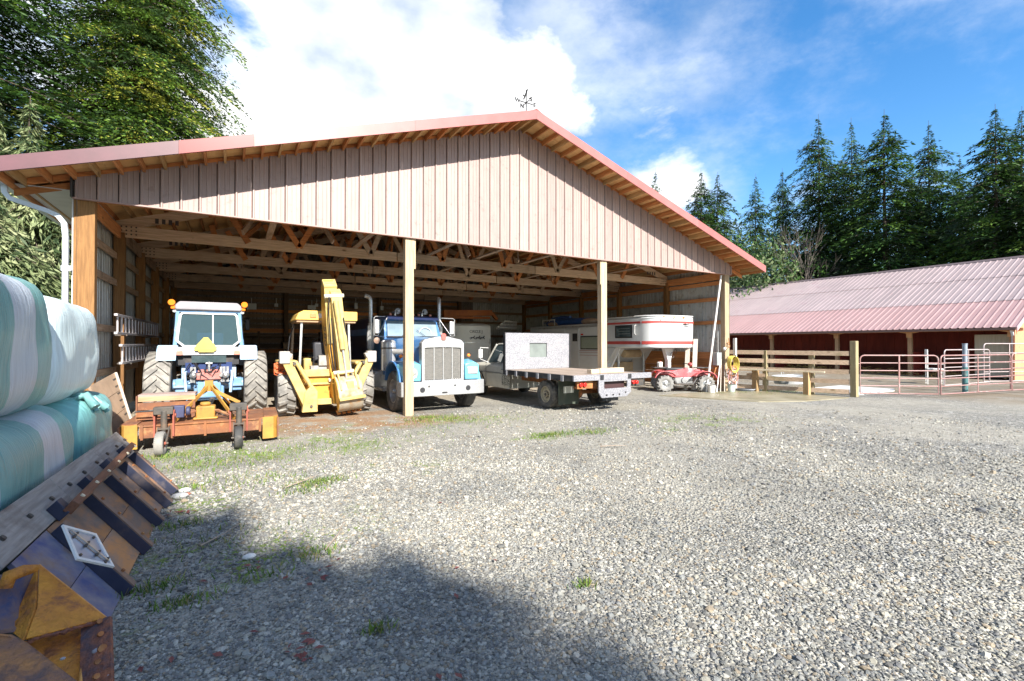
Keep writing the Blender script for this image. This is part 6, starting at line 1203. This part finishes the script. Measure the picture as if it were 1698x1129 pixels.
plate('front_plate', [px(-30, 1048, t=2.25), px(20, 1052, t=2.27), px(45, 1065, t=2.28), px(145, 1142, t=2.12), px(80, 1230, t=1.9), px(-60, 1230, t=1.9)], mat('brown_steel', (.16, .085, .07), (.50, .21, .05), rough=.6, scale=5, detail=9, bump=.8, bscale=40, dirt=(.09, .06, .06), damt=.4, dscale=6), .014)
plate('hook_plate', [px(-30, 960, t=2.55), px(12, 950, t=2.58), px(62, 940, t=2.70), px(45, 985, t=2.62), px(38, 1040, t=2.46), px(-40, 1050, t=2.36)], bl_, .02)
mb = MB(); g = random.Random(3)
w0, w1 = B.lerp(E_, .02), E_.lerp(B, .02)
mb.tube([w0.lerp(w1, i / 22) + Vector((g.uniform(-.004, .004), g.uniform(-.006, 0), g.uniform(-.012, .0))) for i in range(23)], [.007 + g.uniform(0, .007) for _ in range(23)], n=6)
P('weld_bead', mb, rd, rb)
mb = MB(); mb.tube([px(139, 1042, t=2.61), px(133, 1150, t=2.26)], .008, n=6); mb.tube([A + Vector((0, 0, .004)), B + Vector((0, 0, .004))], .006, n=6)
P('worn_edge', mb, mat('bright_rust_edge', (.75, .36, .08), (.5, .2, .05), rough=.5, scale=12), rb)
for i, (x, y, r_) in enumerate(((161, 1079, .022), (178, 1082, .014), (104, 1092, .012), (181, 1120, .012), (172, 1112, .009))):
    c_ = px(x, y, t=2.60 - (y - 1024) * .0027 if i != 2 else 2.38); T(P('stone', MB().ball(c_, r_, r_ * .8, r_ * .6, 8, 6), mat('bucket_stone', (.26, .25, .30), (.40, .38, .36), rough=.8, scale=20), smooth=0), ['largest grey stone lying on the bucket edge plate', 'small stone at the outer edge of the bucket plate', 'pale grit lump inside the orange bucket', 'tiny stone low on the bucket edge plate', 'tiny stone between the bucket bolts'][i], 'stone', 'stones lying on the bucket')
P('hook_lip', MB().tube([px(8, 975, t=2.50), px(16, 955, t=2.52), px(40, 946, t=2.56), px(60, 942, t=2.62)], [.03, .035, .03, .02], n=10), ro, rb, smooth=60)
for i, (x, y) in enumerate(((163, 1031), (165, 1052), (168, 1076), (160, 1098), (158, 1122))): c_ = px(x, y, t=2.60 - (y - 1024) * .0027); P('bolt', MB().cyl(c_, c_ + Vector((.01, -.02, .012)), .013 if i != 2 else .02, n=8), rust, rb)

# ------------------------------------------------------------------ leaning pallet board, ladders, stores
lp = thing('leaning_ramp', 'worn plywood ramp leaning in front of the left wall beside the mower', 'ramp')
q = [px(150, 640, Yv=-.9), px(191, 618, Yv=-.25), px(219, 705, Yv=-.5), px(176, 745, Yv=-1.3)]
n3 = (q[1] - q[0]).cross(q[2] - q[0]).normalized() * .04
for i in range(3):
    a, b = i / 3, (i + 1) / 3 - .01; s_ = [q[0].lerp(q[3], a), q[1].lerp(q[2], a), q[1].lerp(q[2], b), q[0].lerp(q[3], b)]
    P('ramp_board', MB().add(s_ + [p + n3 for p in s_], [(0, 1, 2, 3), (7, 6, 5, 4), (0, 4, 5, 1), (1, 5, 6, 2), (2, 6, 7, 3), (3, 7, 4, 0)]), mat('worn_ply', (.34, .23, .15), (.25, .17, .11), rough=.8, scale=3, stretch=(3, 3, 1), dirt=(.16, .12, .09), damt=.3), lp)
mb = MB()
for i in range(7): a = .1 + .13 * i; c_ = q[1].lerp(q[2], a); d_ = (q[0].lerp(q[3], a) - c_).normalized(); mb.beam(c_ + d_ * .04 - n3 * .02, c_ + d_ * .12 - n3 * .02, .012, .03)
P('ramp_cleat', mb, dkg, lp); P('ramp_edge', MB().beam(q[1], q[2], .03, .05), mat('pale_edge', (.56, .50, .42), rough=.7), lp); P('ramp_edge', MB().beam(q[3], q[2], .03, .05), mat('pale_edge', (.56, .50, .42), rough=.7), lp)
lad = mat('ladder_alu', (.60, .56, .56), (.5, .46, .46), rough=.4, metal=.5, scale=6)
for z0, z1, y1, lab, dx in ((1.95, 2.32, 6.6, 'upper aluminium ladder hung level on the left shed wall', 0), (1.34, 1.70, 6.2, 'lower aluminium ladder hung level on the left shed wall', .08)):
    t = thing('ladder', lab, 'ladder', (.38 + dx, 1.2, 0), R(-1), 'ladders hung on the left wall')
    for z in (z0, z1): P('rail', MB().box(-.03, .03, 0, y1 - 1.2, z - .025, z + .025), lad, t, bevel=.006)
    n = 15
    for i in range(n): y = .15 + i * (y1 - 1.5) / (n - 1); P('rung', MB().cyl((0, y, z0), (0, y, z1), .02, n=10), lad, t)
    P('hanger', MB().beam((-.2, .8, z0 - .03), (.05, .8, z0 - .03), .03, .03).beam((-.2, 4, z0 - .03), (.05, 4, z0 - .03), .03, .03), dkg, t)
t = thing('storage_shelf', 'dark shelving and bench along the back wall of the shed', 'shelf', (3.4, 13.2, 0))
for z in (.9, 1.5, 2.1): P('shelf_board', MB().box(-2.4, 2.6, -.3, .3, z, z + .04), dk_x, t)
for x in (-2.4, 0, 2.6): P('shelf_post', MB().box(x - .04, x + .04, -.3, .3, 0, 2.3), wood('dark_post', 'z', (.20, .13, .08), (.13, .08, .05)), t)
g = random.Random(12)
for i, (nm, lab, c, sz) in enumerate((('storage_tub', 'red tub on the dark shelf behind the tractor wheel', (.35, .03, .03), (.25, .2, .3)), ('fuel_can', 'red can on the dark shelf near the backhoe', (.4, .05, .03), (.13, .1, .25)), ('cardboard_box', 'brown box on the middle dark shelf', (.34, .22, .12), (.25, .2, .25)), ('storage_tub', 'grey tub on the lowest dark shelf', (.25, .26, .28), (.3, .22, .28)))):
    o = thing(nm, lab, nm.split('_')[-1], (2.4 + i * 1.1, 13.1, (.94, .94, 1.54, .94)[i])); P('body', MB().loft([[(-sz[0] * a, -sz[1] * a, z), (sz[0] * a, -sz[1] * a, z), (sz[0] * a, sz[1] * a, z), (-sz[0] * a, sz[1] * a, z)] for a, z in ((.88, 0), (1, sz[2]))]), mat(nm + str(i), c, rough=.5), o, bevel=.015); P('lid', MB().box(-sz[0] * 1.04, sz[0] * 1.04, -sz[1] * 1.04, sz[1] * 1.04, sz[2] + .001, sz[2] + .03), mat(nm + 'lid' + str(i), tuple(k * .8 for k in c), rough=.5), o, bevel=.01)
# small pale fixtures on the back wall
for i, (x, y, w, h, lab) in enumerate(((417, 508, .40, .28, 'white notice board on the back wall right of the tractor cab'), (458, 506, .16, .16, 'small white box on the back wall left of the backhoe canopy'), (517, 510, .36, .22, 'pale panel on the back wall above the backhoe canopy'), (590, 507, .16, .3, 'white box beside the folded boom on the back wall'), (633, 511, .16, .22, 'white junction box on the back wall left of the first post'), (525, 506, .14, .16, 'little white fixture over the pale panel on the back wall'))):
    p = px(x, y, Yv=DY - .35); t = thing('wall_box', lab, 'box', tuple(p)); P('housing', MB().box(-w / 2, w / 2, -.06, .06, -h / 2, h / 2), mat('fixture_white', (.66, .70, .72), rough=.5), t, bevel=.01); P('conduit', MB().cyl((0, 0, h / 2), (0, 0, h / 2 + .25), .015), alu, t)
# yellow steel boom stored high at the back
t = thing('steel_gantry', 'bright orange steel jib stored high at the back right of the semi truck', 'jib', (0, 0, 0)); go_ = mat('jib_orange', (.55, .17, .03), (.42, .12, .03), rough=.5, scale=4)
a, b, c_ = px(735, 519, Yv=11.5), px(815, 519, Yv=11.5), px(824, 530, Yv=11.5)
P('beam', MB().beam(a, b, .2, .30), go_, t, bevel=.01); P('diagonal', MB().beam(b, c_, .16, .14), go_, t); P('lower_beam', MB().beam(px(735, 526, Yv=11.5), px(812, 527, Yv=11.5), .12, .12), go_, t)
# rack of pale pipes beyond the flatbed cab
t = thing('pipe_rack', 'rack of pale pipes and fittings stored between the two trailers', 'rack', (0, 0, 0))
for i in range(6): p = px(822 + 3 * i, 545 - 2.5 * i, Yv=9.6); P('pipe', MB().cyl(p, p + Vector((1.9 - .1 * i, 1.2, .03)), .045, n=10), whp if i % 2 else alu, t)
P('rack_leg', MB().box(13.0, 13.06, 9.5, 9.56, 0, 2.4).box(14.6, 14.66, 10.2, 10.26, 0, 2.4), dkg, t)
# ------------------------------------------------------------------ right hand post clutter
def leaning(name, lab, cat, a, b, w, th, m, grp=None):
    o = P(name, MB().beam(a, b, w, th), m, None, bevel=.006); T(o, lab, cat, grp); return o
T(P('white_pole', MB().cyl((17.0, .05, .02), (17.85, .06, 4.25), .035, n=14), wp, smooth=40), 'long white plastic pipe leaning from the ground to the gable corner', 'pole')
pb_ = wood('leaning_plank', 'z', (.58, .52, .45), (.46, .40, .33), knots=2)
leaning('leaning_board', 'left one of two pale boards leaning on the right wall behind the quad', 'board', (16.95, .9, .02), (17.45, 1.2, 2.02), .16, .04, pb_, 'boards leaning on the right wall')
leaning('leaning_board', 'right one of two pale boards leaning on the right wall behind the quad', 'board', (17.15, .72, .02), (17.62, 1.0, 1.92), .16, .04, pb_, 'boards leaning on the right wall')
for i, (a, b, r_, lab) in enumerate((((17.35, -.1, 0), (17.85, .1, 1.15), .02, 'short grey rod leaning left of the hose coil'), ((17.5, -.15, 0), (17.9, .1, 1.3), .018, 'tool handle leaning beside the hose coil'), ((17.2, .1, 0), (17.75, .2, .9), .022, 'brown stake leaning near the white bucket'), ((17.66, -.2, 0), (17.95, .0, .95), .02, 'pale tool handle closest to the hose coil'))):
    T(P('tool_handle', MB().cyl(a, b, r_, n=8), [alu, pb_, rust, pb_][i]), lab, 'tool')
t = thing('hose_coil', 'yellow hose coiled on a hook at the right front post', 'hose', (18.12, -.10, 1.05)); yh = mat('yellow_hose', (.62, .50, .10), (.54, .42, .08), rough=.45, scale=6)
mb = MB()
for i in range(7): mb.tube([(.19 * math.cos(a) * (1 + .05 * i), -.03 - .028 * i, .24 * math.sin(a) * (1 + .04 * i) - .01 * i) for a in np.linspace(0, 2 * math.pi, 22)[:-1]], .016, n=6, closed=True)
P('coil', mb, yh, t, smooth=60); P('hook', MB().tube([(0, .1, .2), (0, -.2, .2), (0, -.24, .28)], .015), dkg, t)
t = thing('cable_bundle', 'tangle of pale and reddish cables hanging down the right front post', 'cable', (18.1, -.16, .0))
for j, m in enumerate((mat('pale_cable', (.55, .52, .50), rough=.5), mat('pink_cable', (.50, .28, .30), rough=.5), mat('rust_cable', (.40, .16, .08), rough=.6))):
    mb = MB(); g = random.Random(j)
    for i in range(4):
        w_ = g.uniform(.14, .30); zc = g.uniform(.75, .95); d_ = g.uniform(.35, .75); mb.tube([(w_ * math.sin(a) + g.uniform(-.01, .01), -.03 * i - .02 * j, zc - d_ / 2 - d_ / 2 * math.cos(a) * -1 - d_ * .0) for a in np.linspace(-math.pi, math.pi, 20)], .010, n=5)
    P('loop', mb, m, t, smooth=60)
t = thing('electrical_box', 'grey metal electrical box on the wall left of the hose coil', 'box', (17.75, .16, 1.0)); P('housing', MB().box(-.13, .13, -.1, .1, -.05, .42), mat('grey_box', (.36, .40, .40), (.3, .33, .33), rough=.4, metal=.2), t, bevel=.01); P('conduit', MB().cyl((.05, 0, .42), (.05, 0, 1.2), .016), alu, t)
for i, (x, y, lab, m) in enumerate(((17.05, -.12, 'white bucket with dark rim in front of the leaning tools', wp), (17.92, -.30, 'green and white pail under the hose coil', mat('pail_green', (.30, .42, .34), (.6, .62, .58), rough=.4, scale=6)))):
    t = thing('pail', lab, 'bucket', (x, y, 0), 0, 'pails by the right post'); P('body', MB().lathe([(0, 0), (.11, 0), (.14, .28), (.13, .28), (.10, .01), (0, .01)], 'z', n=20), m, t, smooth=40); P('rim', MB().lathe([(.14, .27), (.15, .28), (.14, .29), (.13, .28)], 'z', n=20, close=True), blk, t); P('handle', MB().tube([(.14 * math.cos(a), 0, .28 - .0 + .12 * math.sin(a)) for a in np.linspace(0, math.pi, 9)], .005, n=5), alu, t)
t = thing('coiled_hose', 'grey hose lying on the ground between shed corner and hitching rail', 'hose', (18.62, -.35, .02)); mb = MB()
for i in range(4): mb.tube([(.2 * math.cos(a) * (1 + .08 * i), .30 * math.sin(a) * (1 + .08 * i), .02 * i + .012) for a in np.linspace(0, 2 * math.pi, 20)[:-1]], .014, n=6, closed=True)
P('coil', mb, mat('grey_hose', (.30, .32, .36), rough=.5), t, smooth=60)
t = thing('pulley', 'rusty hooks and pulley hung on the right front post above the hose', 'pulley', (18.10, -.06, 1.75)); P('wheel', MB().lathe([(.05, -.02), (.06, -.015), (.045, 0), (.06, .015), (.05, .02)], 'y', (0, 0, .0), n=16), rust, t); P('hook', MB().tube([(0, 0, .2), (0, -.02, .06), (.05, -.02, -.1), (0, -.02, -.16), (-.05, -.02, -.1)], .012, n=6), rust, t)
t = thing('work_lamp', 'round chrome work lamp on a short stalk beside the hose post', 'lamp', (17.98, -.05, 1.55)); P('shade', MB().lathe([(.02, 0), (.06, .03), (.075, .08)], 'y', n=16), chrome, t); P('stalk', MB().cyl((0, .02, -.1), (0, .02, 0), .01), dkg, t)

# ------------------------------------------------------------------ weather vane on the ridge
wv_ = thing('weather_vane', 'black iron weather vane with compass letters on the roof ridge', 'weather vane', (8.92, OHY + .15, 7.80)); wv_.scale = (.78, .78, .78); ir = mat('black_iron', (.03, .03, .03), rough=.6)
P('rod', MB().cyl((0, 0, -.2), (0, 0, .62), .018, n=8), ir, wv_); P('compass_arm', MB().cyl((-.26, 0, .20), (.26, 0, .20), .016, n=6).cyl((0, -.2, .20), (0, .2, .20), .016, n=6), ir, wv_)
for s_, x, y in (('W', -.33, 0), ('E', .33, 0), ('N', 0, .26), ('S', .03, -.26)): text('compass_letter', s_, .20, ir, wv_, textM((x, y, .20)), depth=.016)
P('arrow', MB().beam((-.04, .10, .34), (-.01, -.1, .60), .03, .03).ball((-.10, 0, .42), .028, n=8, m=6).ball((.14, 0, .38), .028, n=8, m=6).prism([(-.03, .42), (.0, .62), (.05, .68), (.03, .44)], 'y', -.006, .006), ir, wv_)

# ------------------------------------------------------------------ leaves, twigs, odd stones
g = random.Random(5); mb = MB()
for cx_, cy_, r_, n in ((3.05, -7.3, .12, 8), (2.75, -8.2, .10, 12), (3.4, -8.85, .06, 6), (2.45, -6.9, .15, 4), (1.95, -5.2, .08, 10), (4.5, -6.3, .1, 2), (2.2, -7.9, .2, 4), (3.7, -8.0, .3, 3)):
    for _ in range(n):
        x, y = g.gauss(cx_, r_), g.gauss(cy_, r_); a = g.uniform(0, 6.28); s_ = g.uniform(.018, .038); z = .02; c, d = math.cos(a), math.sin(a)
        mb.add([(x - c * s_, y - d * s_, z), (x - d * s_ * .5, y + c * s_ * .5, z + g.uniform(0, .012)), (x + c * s_, y + d * s_, z + g.uniform(0, .01)), (x + d * s_ * .5, y - c * s_ * .5, z + g.uniform(0, .012))], [(0, 1, 2, 3)])
o = T(P('fallen_leaves', mb, mat('leaf_red', (.13, .03, .03), (.22, .07, .05), rough=.7, scale=9), smooth=0), 'red brown leaves scattered over the near gravel', 'leaves'); o['kind'] = 'stuff'
for i, (a, b, lab) in enumerate((((2.98, -4.85), (3.38, -4.5), 'thin pale stick beside the grass tuft'), ((3.1, -6.9), (3.35, -6.35), 'bent twig on the shaded gravel'), ((7.7, -5.0), (8.1, -5.2), 'dark twig on the sunny gravel at right'), ((2.2, -6.3), (2.5, -5.9), 'twig near the ribbed panel'))):
    p = Vector((*a, .03)); q_ = Vector((*b, .035)); T(P('twig', MB().tube([p, p.lerp(q_, .5) + Vector((.02, -.03, .01)), q_], [.008, .006, .003], n=5), mat('twig_wood', (.32, .25, .19), rough=.8)), lab, 'twig', 'twigs on the gravel')
for i, (x, y, s_, lab) in enumerate(((1.95, -4.35, .05, 'white chalky lump at the foot of the ribbed panel'), (1.92, -4.6, .065, 'larger white lump beside the ribbed panel'), (2.1, -4.1, .03, 'small white lump past the ribbed panel end'), (1.98, -4.5, .03, 'reddish pebble among the white lumps'), (2.55, -6.7, .04, 'white scrap lying in the shaded gravel'))):
    T(P('stone', MB().ball((x, y, s_ * .4), s_ * 1.3, s_, s_ * .55, 9, 6), mat('chalk', (.66, .65, .62), (.5, .48, .44), rough=.8) if i != 3 else mat('brick_pebble', (.4, .15, .09)), smooth=0), lab, 'stone', 'pale lumps near the panel')
